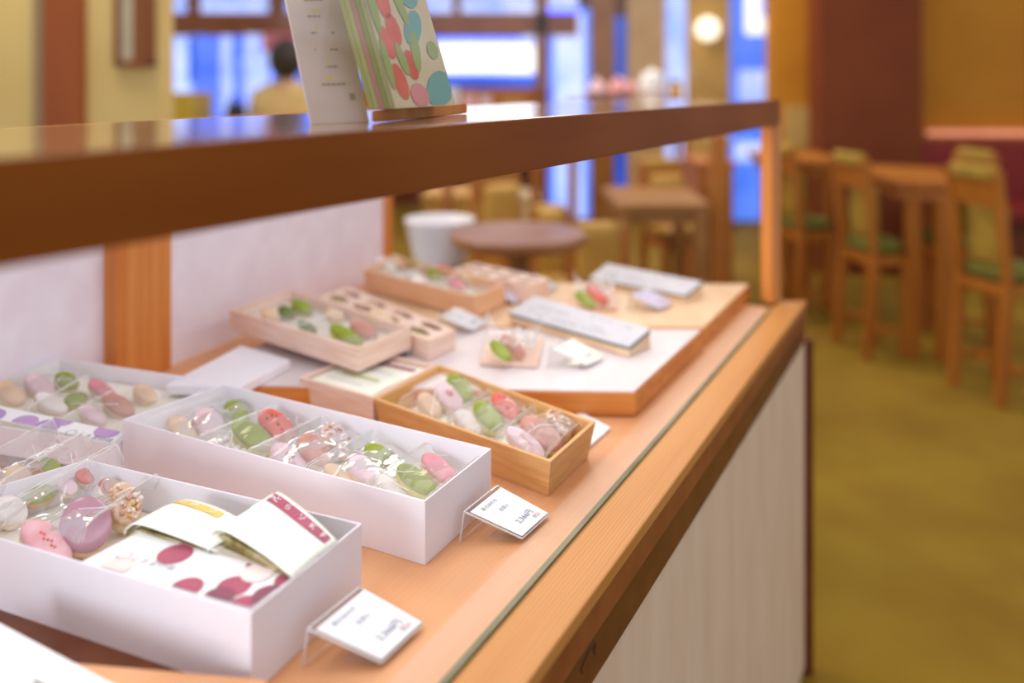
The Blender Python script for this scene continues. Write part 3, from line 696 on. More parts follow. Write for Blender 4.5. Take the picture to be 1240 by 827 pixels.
# --- tan wooden box with three packets
ZA = .7385
qA = [PZ(452, 482.3, ZA), PZ(666.8, 559.4, ZA), PZ(721.5, 510.5, ZA), PZ(532, 441, ZA)]
bA, itA = open_box('wooden_box', qA, ZA, SH, M_boxt, .0045, 'tan tapered wooden box with three crinkled packets of sweets', taper=.007, lin_z=.010)
def wA(i): return 'in the %s packet of the tan wooden box' % ORD[i]
za = .727
sweet(520, 491, za - .004, 17, 10, 46, 'beige', wA(0), key=('A', 0)); sweet(543, 481, za, 21, 12, 46, 'pink', wA(0), extra='flower', key=('A', 0)); sweet(557, 471, za + .005, 21, 11, 52, 'green', wA(0), shell='lime', key=('A', 0))
sweet(567, 511, za - .003, 18, 11, 36, 'white', wA(1), key=('A', 1)); sweet(591, 505, za + .002, 22, 12, 44, 'green', wA(1), shell='lime', key=('A', 1)); sweet(611, 493, za + .003, 20, 11, 46, 'red', wA(1), extra='specks', key=('A', 1))
sweet(636, 537, za, 26, 11, 38, 'pink', wA(2), extra='split', key=('A', 2)); sweet(655, 526, za + .002, 27, 15, 38, 'mauve', wA(2), shell='beige', key=('A', 2)); sweet(676, 514, za + .004, 19, 11, 56, 'nut', wA(2), extra='nuts', key=('A', 2))
pouches(itA, SH + .010, ZA + .002, [(.10, .42), (.42, .70), (.70, .97)], ['clear crinkled packet, %s of three in the tan wooden box' % ORD[i] for i in range(3)], 'A', 'clear packets in the tan wooden box', .05, .93, 1.2)

# --- pink wooden box of cards, abutting
ZB = .7385
qB = [PZ(362, 457, ZB), PZ(452, 481.5, ZB), PZ(530, 441, ZB), PZ(443, 424, ZB)]
bB, itB = open_box('wooden_box', qB, ZB, SH, M_boxw, .0045, 'pale pink wooden box holding two cream leaflets, abutting the tan box', taper=.002, lin_z=.010, liner=M_boxw)
def card_on(q4, z, th, name, label, cat, draw=None, mats=None, group=None):
    """flat printed card: quad (levelled to z unless z is None), thickness, and a drawing of faces on its top"""
    if z is not None: q4 = [Vector((p.x, p.y, z)) for p in q4]
    c = sum(q4, Vector()) / 4; z = c.z
    bm = bmesh.new(); prism(bm, q4, [p - Vector((0, 0, th)) for p in q4])
    if draw: draw(bm, q4, z + .0003)
    return put(name, bm, mats or [M_cream], origin=c, label=label, cat=cat, group=group)
def band(bm, q, s0, s1, t0, t1, z, mi):
    vs = [bil(q, s, t) for s, t in ((s0, t0), (s1, t0), (s1, t1), (s0, t1))]
    bm.faces.new([bm.verts.new((p.x, p.y, z)) for p in vs]).material_index = mi
def d1(bm, q, z): band(bm, q, .18, .80, .60, .70, z, 1); band(bm, q, .1, .7, .3, .315, z, 2)
def d2(bm, q, z):
    band(bm, q, .12, .86, .74, .88, z, 1); band(bm, q, .12, .7, .42, .435, z, 2)
    text(bm, 'FKソらとm', .0055, bil(q, .18, .77) + Vector((0, 0, .0006)), q[1] - q[0], q[3] - q[0], 0)
card_on([bil(itB, .04, .06), bil(itB, .93, .03), bil(itB, .90, .58), bil(itB, .02, .60)], ZB - .004, .0012, 'leaflet', 'cream leaflet with an olive line lying in the pink wooden box', 'leaflet', d1, [M_cream, M_olive, M_ink])
card_on([bil(itB, .14, .42), bil(itB, .97, .38), bil(itB, .97, .97), bil(itB, .16, .98)], ZB - .0058, .0012, 'leaflet', 'cream leaflet with a plum title band in the pink wooden box', 'leaflet', d2, [M_cream, M_purple, M_ink])

# --- front white box
Z1 = .755
fr = PZ(304, 742, Z1); fl_ = PZ(-110, 620, Z1); br = PZ(438.4, 633.5, Z1); bl = PZ(105, 556, Z1)
q1 = [fl_, fr, br, bl]
b1, it1 = open_box('paper_box', q1, Z1, SH, M_paper, .0016, 'large white paper box at the front with packets and a dotted booklet', lin_z=.022)
def w1(i): return 'in the %s packet of the front white box' % ['rear', 'middle', 'front'][i]
sweet(61, 565, .742, 13, 8, 20, 'green', w1(0), shell='orange', key=('1', 0)); sweet(24, 582, .738, 20, 12, 30, 'beige', w1(0), key=('1', 0)); sweet(103, 576, .742, 12, 9, 25, 'red', w1(0), key=('1', 0))
sweet(48, 600, .739, 17, 10, -35, 'green', w1(1), shell='orange', key=('1', 1)); sweet(12, 619, .737, 20, 14, 20, 'white', w1(1), key=('1', 1)); sweet(82, 590, .739, 12, 8, 20, 'pink', w1(1), key=('1', 1))
sweet(104, 636, .744, 33, 26, 55, 'plum', w1(2), shell='beige', thick=.013, key=('1', 2)); sweet(56, 660, .740, 36, 17, 26, 'strawberry', w1(2), extra='split', key=('1', 2)); sweet(150, 612, .744, 27, 17, 52, 'nut', w1(2), extra='nuts', key=('1', 2)); sweet(133, 590, .742, 13, 9, 10, 'mauve', w1(2), key=('1', 2))
# packets lie across the left half of the box
def quad_px(pts, z): return [PZ(x, y, z) for x, y in pts]
film(quad_px([(-60, 628), (-10, 646), (110, 566), (72, 550)], SH + .022), SH + .022, Z1 + .006, TOPS[('1', 0)], 'clear packet at the back end of the front white box', 'clear packets in the front white box', amp=1.3)
film(quad_px([(-50, 652), (6, 668), (150, 580), (108, 568)], SH + .022), SH + .022, Z1 + .006, TOPS[('1', 1)], 'clear packet between two others in the front white box', 'clear packets in the front white box', amp=1.3)
film(quad_px([(4, 672), (100, 698), (196, 622), (150, 584)], SH + .022), SH + .022, Z1 + .006, TOPS[('1', 2)], 'clear packet with the big plum sweet in the front white box', 'clear packets in the front white box', amp=1.3)
# dotted booklet
bq = quad_px([(97, 681), (303, 737), (357, 698), (172, 643)], Z1 - .003)
def dots(bm, q, z):
    def dot(px, py, rx, mi):
        c = PZ(px, py, z); r = rx * c.y / F
        po = [Vector((c.x + r * math.cos(k * .2618), c.y + r * math.sin(k * .2618), z)) for k in range(24)]
        po = clip(po, [Vector((p.x, p.y, z)) for p in inset(q, .0006)])
        if len(po) > 2: bm.faces.new([bm.verts.new(p + Vector((0, 0, .0002 * mi))) for p in po]).material_index = mi
    dot(212, 671, 21, 1); dot(140, 686, 20, 3); dot(312, 694, 20, 3); dot(283, 710, 21, 1); dot(226, 711, 20, 1); dot(264, 724, 20, 4); dot(326, 722, 21, 4); dot(352, 703, 20, 1); dot(296, 732, 18, 1); dot(316, 684, 18, 1)
    ex, ey = (q[1] - q[0]).normalized(), (q[3] - q[0]).normalized()
    text(bm, '◯ とき 彩の味', .0075, PZ(140, 674, z) + Vector((0, 0, .0006)), ex, ey, 2)
M_plumd = mat('dark_plum_print', rgb(140, 74, 98), rgb(130, 64, 88), .5)
card_on(bq, Z1 - .003, .004, 'booklet', 'white booklet with plum dots lying in the front white box', 'booklet', dots, [M_card, M_purple, M_ink, M_palep, M_plumd])
# cream sleeves over foil packs
def sleeve(rows, name, label, bandspec, foil_c, bmat, txt=None):
    """rows: curves across the sheet (lists of (px, py, z)) from the open end to the closed end"""
    n, mm = 14, 10
    C = [[PZ(*p) for p in r] for r in rows]
    def curve(c, v):
        k = v * (len(c) - 1); i = min(int(k), len(c) - 2); f = k - i
        p0, p1, p2, p3 = c[max(i - 1, 0)], c[i], c[i + 1], c[min(i + 2, len(c) - 1)]
        return .5 * ((2 * p1) + (p2 - p0) * f + (2 * p0 - 5 * p1 + 4 * p2 - p3) * f * f + (3 * p1 - p0 - 3 * p2 + p3) * f ** 3)
    def S_(u, v): return curve([curve(c, v) for c in C], u)
    base = S_(.5, .5)
    t = thing(name, base, label, 'packet')
    bm = bmesh.new(); V = [[bm.verts.new(S_(i / n, j / n)) for j in range(n + 1)] for i in range(n + 1)]
    for i in range(n):
        for j in range(n): bm.faces.new((V[i][j], V[i + 1][j], V[i + 1][j + 1], V[i][j + 1]))
    o = put('paper_sleeve', bm, M_cream, t, smooth=True); s = o.modifiers.new('thick', 'SOLIDIFY'); s.thickness = .0008; s.offset = -1
    def up(u, v):
        a = S_(u, v); e = .01; nn = (S_(min(1, u + e), v) - S_(max(0, u - e), v)).cross(S_(u, min(1, v + e)) - S_(u, max(0, v - e))).normalized()
        if nn.z < 0: nn = -nn
        return a + nn * .0006
    u0, u1, v0, v1 = bandspec
    bm = bmesh.new(); K = 12; V = [[bm.verts.new(up(u0 + (u1 - u0) * i / 2, v0 + (v1 - v0) * j / K)) for j in range(K + 1)] for i in range(3)]
    for i in range(2):
        for j in range(K): bm.faces.new((V[i][j], V[i + 1][j], V[i + 1][j + 1], V[i][j + 1]))
    for k, ch in enumerate(txt):
        v = v0 + (v1 - v0) * (k + .25) / len(txt); p, p2, p3 = up((u0 + u1) / 2, v), up((u0 + u1) / 2, v + .08), up((u0 + u1) / 2 + .08, v)
        ex, ey = (p2 - p).normalized(), (p3 - p).normalized(); nz_ = Vector((0, 0, .0007))
        text(bm, ch, .0085, p + nz_ - ey * .003, ex, ey, 1)
    put('title_band', bm, [bmat, M_card], t)
    bm = bmesh.new(); V = []
    for i in range(9):
        V.append([bm.verts.new(S_(.05 + i * .1, .04 + .92 * j / 12) - Vector((0, 0, .003 + .003 * abs(noise.noise(Vector((i, j, 3)))) + .010 * math.sin(math.pi * j / 12) * .25))) for j in range(13)])
    for i in range(8):
        for j in range(12): bm.faces.new((V[i][j], V[i + 1][j], V[i + 1][j + 1], V[i][j + 1]))
    # front of the foil pack, folded down
    lo = [bm.verts.new((v.co.x, v.co.y, Z1 - .0025)) for v in V[0]]
    for j in range(12): bm.faces.new((V[0][j], V[0][j + 1], lo[j + 1], lo[j]))
    o = put('foil_pack', bm, M_foil, t, smooth=False)
    return t
sleeve([[(251, 668, Z1), (252, 650, Z1 + .006), (268, 641, Z1 + .012), (315, 668, Z1 + .008), (354, 699, Z1 + .001)],
        [(296, 640, Z1 + .004), (298, 622, Z1 + .012), (308, 618, Z1 + .013), (352, 650, Z1 + .010), (386, 672, Z1 + .001)],
        [(330, 616, Z1 + .006), (332, 600, Z1 + .013), (341, 597, Z1 + .013), (378, 625, Z1 + .010), (409, 655, Z1 + .001)]],
       'wrapped_packet', 'cream paper sleeve with a plum title band leaning on the booklet', (.72, .90, .40, .94), None, M_purple, 'mとらソKF')
sleeve([[(150, 648, Z1 - .006), (152, 640, Z1), (166, 634, Z1 + .004), (205, 646, Z1 + .004), (262, 668, Z1)],
        [(190, 620, Z1 + .0), (194, 616, Z1 + .003), (205, 614, Z1 + .005), (245, 628, Z1 + .003), (290, 650, Z1 - .003)],
        [(214, 611, Z1 - .004), (216, 607, Z1 + .001), (232, 605, Z1 + .003), (268, 616, Z1 + .001), (308, 638, Z1 - .006)]],
       'wrapped_packet', 'cream paper sleeve with a yellow title band behind the booklet', (.66, .86, .30, .80), None, M_yel, 'はちみつ')

# --- rear white box on the same shelf (dotted leaflet in front)
q6 = [None, PZ(140, 537.5, .731), PZ(262, 461, .742), PZ(72.6, 433.5, .765)]
q6[0] = q6[1] + (q6[3] - q6[2])
q6[0] = q6[1] + (q6[0] - q6[1]) * 1.22; q6[3] = q6[3]
n6 = (q6[2] - q6[1]).cross(q6[3] - q6[1]).normalized()
def z6(x, y): return q6[1].z - (n6.x * (x - q6[1].x) + n6.y * (y - q6[1].y)) / n6.z
q6[0].z = z6(q6[0].x, q6[0].y)
def P6(px, py, off=0.0):
    """pixel -> point on the tilted rim plane of this box, lifted by off"""
    z = .74
    for _ in range(12): p = PZ(px, py, z); z = z6(p.x, p.y) + off
    return PZ(px, py, z)
b6, it6 = open_box('paper_box', q6, .75, SH, M_paper, .0016, 'white paper box propped by the back panel with a lilac dotted leaflet', lin_z=.010, h=.029)
def w6(i): return 'in the %s packet of the box with lilac dots' % ['rear', 'middle', 'front'][i]
def s6(px, py, a, b, ang, col, i, **k): sweet(px, py, P6(px, py, -.009).z, a, b, ang, col, w6(i), key=('6', i), **k)
s6(12, 477, 20, 11, 22, 'beige', 0); s6(48, 468, 19, 10, 20, 'pink', 0); s6(81, 462, 14, 9, 15, 'green', 0, shell='lime')
s6(62, 489, 20, 9, 15, 'white', 1); s6(92, 484, 12, 8, -30, 'green', 1, shell='lime'); s6(124, 473, 19, 8, 22, 'rose', 1)
s6(144, 492, 20, 10, 20, 'mauve', 2); s6(176, 478, 15, 9, 22, 'beige', 2); s6(112, 503, 18, 8, 20, 'pink', 2)
zb6 = lambda P: z6(P.x, P.y) - .019
zt6 = lambda P: z6(P.x, P.y) - .001
for i, (pts, lb) in enumerate((([(-40, 480), (30, 498), (108, 456), (70, 443)], 'clear packet at the back end of the box with lilac dots'), ([(32, 499), (72, 510), (150, 468), (108, 457)], 'clear packet with a rose sweet in the box with lilac dots'), ([(74, 511), (138, 524), (214, 476), (152, 468)], 'clear packet with a mauve sweet in the box with lilac dots'))):
    film([P6(x, y, -.004) for x, y in pts], zb6, zt6, TOPS[('6', i)], lb, 'clear packets in the box with lilac dots')
def ldots(bm, q, z):
    def dot(px, py, rx, mi):
        c = P6(px, py); r = rx * c.y / F
        po = clip([Vector((c.x + r * math.cos(k * .2618), c.y + r * math.sin(k * .2618), 0)) for k in range(24)], [Vector((p.x, p.y, 0)) for p in inset(q, .0006)])
        if len(po) > 2: bm.faces.new([bm.verts.new((p.x, p.y, z6(p.x, p.y) + .0003 + .0001 * mi)) for p in po]).material_index = mi
    dot(30, 511, 15, 1); dot(57, 516.5, 15, 3); dot(77, 509, 13, 1); dot(130, 522.5, 15, 1); dot(-10, 503, 15, 3)
    text(bm, '◯ とき 彩の味', .0075, P6(78, 525) + Vector((0, 0, .0008)), q[1] - q[0], q[3] - q[0], 2)
card_on([P6(-60, 496), P6(138, 536.0), P6(152, 524), P6(-34, 484)], None, .001, 'leaflet', 'white leaflet with lilac dots along the propped box by the back panel', 'leaflet', ldots, [M_card, M_lilac, M_ink, mat('violet_print', rgb(186, 156, 208), None, .5)])

# --- pale wooden tray on the white lid, rear left
Z4B = ZP + .0015; Z4 = .772
wl = [PZ(200, 466, ZP + .012), PZ(290, 469, ZP + .012), PZ(352, 436, ZP + .012), PZ(292, 418, ZP + .012)]
c = sum(wl, Vector()) / 4; c.z = ZP
t = thing('box_lid', c, 'white paper box lid lying under the corner of the pink wooden tray', 'lid')
bm = bmesh.new(); slab(bm, wl, ZP + .0005, ZP + .012); put('lid_top', bm, M_paper, t, bevel=.001)
q4 = [PZ(278, 375.5, Z4), PZ(434, 422, Z4), PZ(498, 395.8, Z4), PZ(354.8, 350.3, Z4)]
b4, it4 = open_box('wooden_tray', q4, Z4, ZP + .0125, M_boxw, .005, 'pale pink wooden tray of mixed sweets raised above the white lid', lin_z=.012)
w4 = 'in the pink tray on the white lid'
sweet(328, 383, .764, 12, 8, 25, 'beige', w4 + ', by its back corner', key='4'); sweet(347, 379, .765, 11, 7, 25, 'dark green', w4 + ', near the back edge', key='4'); sweet(366, 373, .766, 14, 8, 25, 'green', w4 + ', at its back edge', key='4'); sweet(405, 382, .764, 11, 7, 25, 'beige', w4 + ', near its middle', key='4')
sweet(420, 408, .764, 23, 9, 27, 'green', w4 + ', at its front corner', shell='lime', key='4'); sweet(441, 401, .764, 18, 9, 25, 'mauve', w4, key='4'); sweet(462, 389, .764, 17, 9, 25, 'beige', w4 + ', by its end wall', key='4'); sweet(372, 397, .763, 12, 6, 20, 'dark green', w4 + ', at its front wall', key='4')
pouches(it4, ZP + .0245, Z4 - .002, [(.06, .5), (.5, .97)], ['clear packet in the half of the pink tray nearer the back panel', 'clear packet with a long green sweet in the pink tray'], 'none', 'clear packets in the pink tray')

# --- pierced wooden boxes
def pierced(q, z1, zb, label, holes):
    c = sum(q, Vector()) / 4; c.z = zb
    t = thing('pierced_box', c, label, 'box')
    th = .004; n_ = 48
    # lid as a grid with oval openings: fine cells left out inside the ovals, side walls below
    bm = bmesh.new(); NX, NY = 60, 22; top = {}; botv = {}
    def inside(s, t_): return any(((s - a) / ra) ** 2 + ((t_ - b) / rb) ** 2 < 1 for a, b, ra, rb in holes)
    keep = {(i, j) for i in range(NX) for j in range(NY) if not inside((i + .5) / NX, (j + .5) / NY)}
    def vert(D, i, j, z):
        if (i, j) not in D: p = bil(q, i / NX, j / NY); D[i, j] = bm.verts.new((p.x, p.y, z))
        return D[i, j]
    for (i, j) in keep:
        K = ((i, j), (i + 1, j), (i + 1, j + 1), (i, j + 1))
        bm.faces.new([vert(top, a, b, z1) for a, b in K]); bm.faces.new([vert(botv, a, b, z1 - th) for a, b in K][::-1])
        for (a, b), (c_, d_), nb in ((K[0], K[1], (i, j - 1)), (K[1], K[2], (i + 1, j)), (K[2], K[3], (i, j + 1)), (K[3], K[0], (i - 1, j))):
            if nb not in keep: bm.faces.new((top[a, b], botv[a, b], botv[c_, d_], top[c_, d_]))
    put('pierced_lid', bm, M_boxw, t)
    bm = bmesh.new(); it = inset([Vector((p.x, p.y, zb)) for p in q], .004); Rr = [[bm.verts.new((p.x, p.y, z)) for p in L] for L, z in ((q, zb), (q, z1 - th), (it, z1 - th), (it, zb + .003))]
    for a, b in zip(Rr, Rr[1:]):
        for i in range(4): bm.faces.new((a[i], a[(i + 1) % 4], b[(i + 1) % 4], b[i]))
    bm.faces.new(Rr[0][::-1]); bm.faces.new(Rr[3]); put('box_shell', bm, M_boxw, t)
HO = [(a_, b_, .085, .15) for a_, b_ in ((.13, .29), (.14, .72), (.37, .29), (.38, .72), (.62, .29), (.63, .72), (.86, .29), (.87, .72))]
zq = ZP + .028
pq = [PZ(384, 359, zq), PZ(519, 413, zq), PZ(551.5, 399, zq), PZ(420.6, 347, zq)]
pierced(pq, zq, ZP + .001, 'wooden box with oval openings in its lid beside the pink tray', HO)
for (s, t_), cn in zip(((.14, .3), (.37, .3), (.62, .3), (.87, .3), (.12, .74), (.36, .74), (.61, .74)), ('green', 'mauve', 'beige', 'green', 'mauve', 'beige', 'nut')):
    p = bil(pq, s, t_); pp = (CX + p.x / p.y * F, HY + (CAMZ - (zq - .009)) / p.y * F)
    sweet(pp[0], pp[1], zq - .009, 11, 6, 22, cn, 'under the %s %s opening of the pierced box' % (ORD[['.14', '.37', '.62', '.87', '.12', '.36', '.61'].index(('%.2f' % s)[1:]) % 4], 'front-row' if t_ < .5 else 'rear-row'), thick=.006)
zq2 = ZP + .030
pierced([PZ(545, 327, zq2), PZ(640, 346, zq2), PZ(664, 337, zq2), PZ(575, 318, zq2)], zq2, ZP - .001, 'wooden box with oval openings behind the tray by the white tub', HO)

# --- tan tray at the far end of the back panel
Z5 = ZP + .036
q5 = [PZ(441, 327, Z5), PZ(574.8, 359, Z5), PZ(612, 342, Z5), PZ(475, 309, Z5)]
b5, it5 = open_box('wooden_tray', q5, Z5, ZP + .0005, mat('rose_cedar', rgb(236, 190, 150), rgb(226, 172, 128), .5, 16, (1, 1, 10)), .005, 'tan wooden tray of sweets where the back panel ends', lin_z=.014)
w5 = 'in the tray where the back panel ends'
sweet(503, 321, .757, 9, 7, 40, 'green', w5 + ', at its back', key='5'); sweet(525, 333, .755, 10, 6, 30, 'green', w5 + ', at its middle', key='5'); sweet(538, 327, .758, 9, 6, 30, 'red', w5, key='5'); sweet(553, 345, .755, 11, 7, 30, 'rose', w5, key='5'); sweet(572, 339, .756, 15, 8, 25, 'beige', w5, key='5'); sweet(466, 320, .757, 13, 7, 25, 'white', w5 + ', by its end wall', key='5'); sweet(505, 338, .754, 14, 6, 25, 'white', w5 + ', by its front wall', key='5'); sweet(483, 318, .757, 12, 7, 25, 'beige', w5 + ', at its back corner', key='5')
pouches(it5, ZP + .0145, Z5 + .001, [(.03, .35), (.35, .66), (.66, .97)], ['clear packet, %s of three in the tray where the back panel ends' % ORD[i] for i in range(3)], 'none', 'clear packets in the tray where the back panel ends')

# ------------------------------------------------------------------ price tags in bent acrylic holders
def tag_px():
    A, D_, B, C = PZ(602.6, 594, SH + .027), PZ(562.7, 626, SH + .027), PZ(666.5, 629, SH + .005), PZ(633.8, 659, SH + .005)
    return A, D_, B, C
_A, _D, _B, _C = tag_px(); _c0 = (_A + _D + _B + _C) / 4; _c0.z = SH
def price_tag(px, py, zf, label, sc=1.0, rot=0.0, lines=('2,366円', '税込', '季のあわせ', '五袋入'), lip=True, tint=None, grp='acrylic price tags'):
    ctr = PZ(px, py, zf); R = Matrix.Rotation(rot, 3, 'Z')
    f = lambda p: ctr + R @ ((p - _c0) * sc)
    A, D_, B, C = f(_A), f(_D), f(_B), f(_C)
    t = thing('price_tag', ctr, label, 'price tag', grp)
    th = .0016 * sc; nrm = (D_ - A).cross(B - A).normalized(); nrm = nrm if nrm.z > 0 else -nrm
    bm = bmesh.new(); q = [D_, C, B, A]; prism(bm, q, [p - nrm * th for p in q])
    lo = lambda p: Vector((p.x, p.y, zf + .0005))
    back = (A - B); back.z = 0; back.normalize(); la, ld = lo(A) + back * .004 * sc, lo(D_) + back * .004 * sc
    q = [A, D_, ld, la]; prism(bm, q, [p - back * th for p in q])
    put('holder', bm, M_acryl, t)
    if lip:
        bm = bmesh.new(); q = [B, C, Vector((C.x, C.y, zf + .001)) + back * .006 * sc, Vector((B.x, B.y, zf + .001)) + back * .006 * sc]; prism(bm, q, [p + back * th for p in q])
        k = .45; e1, e2 = q[3] + (A - B) * k, q[2] + (D_ - C) * k; e1.z = e2.z = zf + .004
        q2_ = [q[3], q[2], e2, e1]; prism(bm, [p + Vector((0, 0, th)) for p in q2_], q2_); put('folded_lip', bm, M_acryl, t)
    bm = bmesh.new()
    for a, b in ((D_, C), (A, B), (B, C), (A, D_), (D_, ld), (A, la)): tube(bm, a - nrm * th * .5, b - nrm * th * .5, th * .55, seg=6)
    put('polished_edge', bm, M_acryledge, t)
    q = [D_.lerp(A, .025), C.lerp(B, .025), B.lerp(C, .02), A.lerp(D_, .02)]; q = [q[0].lerp(q[1], .08), q[1].lerp(q[0], .025), q[2].lerp(q[3], .025), q[3].lerp(q[2], .08)]
    up = lambda p, k: p + nrm * k
    bm = bmesh.new(); prism(bm, [up(p, .0009) for p in q], [up(p, .0003) for p in q])
    ex, ey = (q[3] - q[0]).normalized(), (q[0] - q[1]).normalized(); H_ = (q[0] - q[1]).length; Wd = (q[3] - q[0]).length
    at = lambda x, y: up(q[1] + (q[2] - q[1]) * x + (q[0] - q[1]) * y, .0013)
    text(bm, lines[2], .0046 * sc, at(.18, .84), ex, ey, 1); text(bm, lines[3], .0046 * sc, at(.40, .62), ex, ey, 1)
    text(bm, lines[0], .0075 * sc, at(.30, .20), ex, ey, 1); text(bm, lines[1], .005 * sc, at(.66, .08), ex, ey, 2)
    put('card', bm, [tint or M_card, M_ink, M_pinkink], t)
    return t
price_tag(616, 641, SH, 'clear acrylic price tag on the shelf between the long white box and the sill')
_c = PZ(443, 783, SH)
price_tag(447, 783, SH, 'clear acrylic price tag beside the end of the front white box', 1.0, .02)
price_tag(700, 440, ZP, 'cream price tag on the pale platform in front of the slanted sign', .95, -.1, tint=M_cream)
price_tag(789, 373, ZP - .002, 'lilac price tag on the tan platform in front of the far sign', 1.0, -.1, tint=mat('lilac_card', rgb(226, 214, 236), None, .5))
price_tag(562, 399, ZP, 'grey price tag at the end of the pierced box', 1.0, .1, tint=mat('grey_card', rgb(224, 222, 226), None, .5))
price_tag(617, 366, ZP - .002, 'lilac price tag beside the tan tray where the back panel ends', .8, .0, tint=MATS['lilac_card'])
price_tag(484, 426, ZP, 'pale price tag behind the pink wooden box of leaflets', .9, .2, tint=MATS['grey_card'])
price_tag(656, 352, ZP - .002, 'pale price tag behind the upper end of the slanted sign', .9, .1, tint=MATS['grey_card'])
q = [PZ(690, 540, SH), PZ(712, 545, SH), PZ(739, 521, SH), PZ(700, 500, SH)]
card_on(q, SH + .0035, .0028, 'price_card', 'white card lying flat behind the tan wooden box', 'card', None, [M_card])

# ------------------------------------------------------------------ slanted signs
def sign(px4, zlo, zhi, zf, label, face=None):
    """px4: front-left, front-right, back-right, back-left of the sloped white face"""
    fl, fr_, br_, bl_ = px4
    q = [PZ(*fl, zlo), PZ(*fr_, zlo), PZ(*br_, zhi), PZ(*bl_, zhi)]; c = sum(q, Vector()) / 4; c.z = zf
    t = thing('slanted_sign', c, label, 'sign')
    nn = (q[1] - q[0]).cross(q[3] - q[0]).normalized(); nn = nn if nn.z > 0 else -nn
    bm = bmesh.new(); prism(bm, q, [p - nn * .003 for p in q])
    for k, (s0, s1) in enumerate(((.1, .8), (.1, .75), (.1, .55), (.55, .9))):
        for t_ in (.2 + .18 * k,):
            a, b, c_, d_ = [bil(q, s, tt) + nn * .0004 for s, tt in ((s0, t_), (s1, t_), (s1, t_ + .035), (s0, t_ + .035))]
            for m_ in range(14):
                if random.random() < .72:
                    A_, B_ = a.lerp(b, m_ / 14), a.lerp(b, (m_ + .75) / 14); D2, C2 = d_.lerp(c_, m_ / 14), d_.lerp(c_, (m_ + .75) / 14)
                    bm.faces.new([bm.verts.new(p) for p in (A_, B_, C2, D2)]).material_index = 1
    put('sign_face', bm, [face or M_sign, mat('sign_ink', rgb(112, 112, 104), None, .6)], t)
    bm = bmesh.new(); prism(bm, [p - nn * .0032 for p in q], [p - nn * .0060 for p in q]); put('backing', bm, M_green, t)
    bm = bmesh.new(); prism(bm, [p - nn * .0062 for p in q], [Vector((p.x, p.y, zf + .0005)) + (Vector((0, 0, 0)) if i in (0, 1) else Vector((0, -.004, 0))) for i, p in enumerate(q)]); put('wedge_block', bm, M_plattw, t, bevel=.001)
    return t
sign([(616, 378), (762, 419), (787, 398), (648, 358)], ZP + .016, ZP + .026, ZP, 'grey-faced slanted sign on a wood wedge across the pale platform')
sign([(714, 336), (830, 357), (850, 341), (735, 319)], ZP + .012, ZP + .022, ZP - .002, 'grey-faced slanted sign on a wood wedge at the far end of the tan platform')
# front sign, cut by the frame
s_bl, s_br = PZ(-20, 744, SH + .034), PZ(165, 843.5, SH + .034); s_d = (s_br - s_bl).normalized(); s_p = Vector((s_d.y, -s_d.x, -.05)) * .085
s_px = lambda p: (CX + p.x / p.y * F, HY + (CAMZ - p.z) / p.y * F)
sign([s_px(Vector((*(s_bl + s_p).xy, SH + .030))), s_px(Vector((*(s_br + s_p).xy, SH + .030))), (165, 843.5), (-20, 744)], SH + .030, SH + .034, SH + .0205, 'white-faced sign on a wood wedge at the front end of the shelf', M_card)
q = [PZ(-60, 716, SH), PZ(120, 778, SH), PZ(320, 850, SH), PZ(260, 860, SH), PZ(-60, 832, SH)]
bm = bmesh.new(); slab(bm, q, SH + .0003, SH + .0015); put('brown_board', bm, M_dark, origin=q[1], label='thin dark brown board on the shelf between the front white box and the front sign', cat='board')  # dark sheet painting the deep shade on the shelf between box and plank
q = [PZ(-120, 786, SH + .02), PZ(100, 803, SH + .02), PZ(322, 822, SH + .02), PZ(350, 930, SH + .02), PZ(-120, 930, SH + .02)]
bm = bmesh.new(); slab(bm, q, SH + .0018, SH + .02); put('timber_plank', bm, M_shelf, origin=q[1], bevel=.001, label='pale timber plank at the front end of the shelf under the white-faced sign', cat='plank')

# ------------------------------------------------------------------ loose candy packs on small trays
def candy_pack(px, py, zf, c1, c2, label, sc=1.0):
    c = PZ(px, py, zf); 
    q = [Vector((c.x + x * sc, c.y + y * sc, zf)) for x, y in ((-.035, -.05), (.04, -.062), (.052, .05), (-.03, .062))]
    sweet(px - 8, py - 3, zf + .022, 16 * sc, 8 * sc, 48, c1, 'in the loose %s' % label, key=label, thick=.008)
    sweet(px + 7, py - 9, zf + .022, 18 * sc, 8 * sc, 45, c2, 'in the loose %s' % label, key=label, thick=.008)
    t = film([bil(q, .02, .02), bil(q, .98, .02), bil(q, .98, .98), bil(q, .02, .98)], zf + .008, zf + .045, TOPS[label], 'loose crinkled ' + label, None, amp=5.0)
    bm = bmesh.new(); slab(bm, q, zf + .0008, zf + .006); put('backing_board', bm, M_boxw, t, bevel=.001)
    return t
candy_pack(614, 428, ZP, 'green', 'mauve', 'clear pack on the pale platform')
candy_pack(716, 366, ZP - .002, 'green', 'red', 'clear pack on the tan platform', .9)

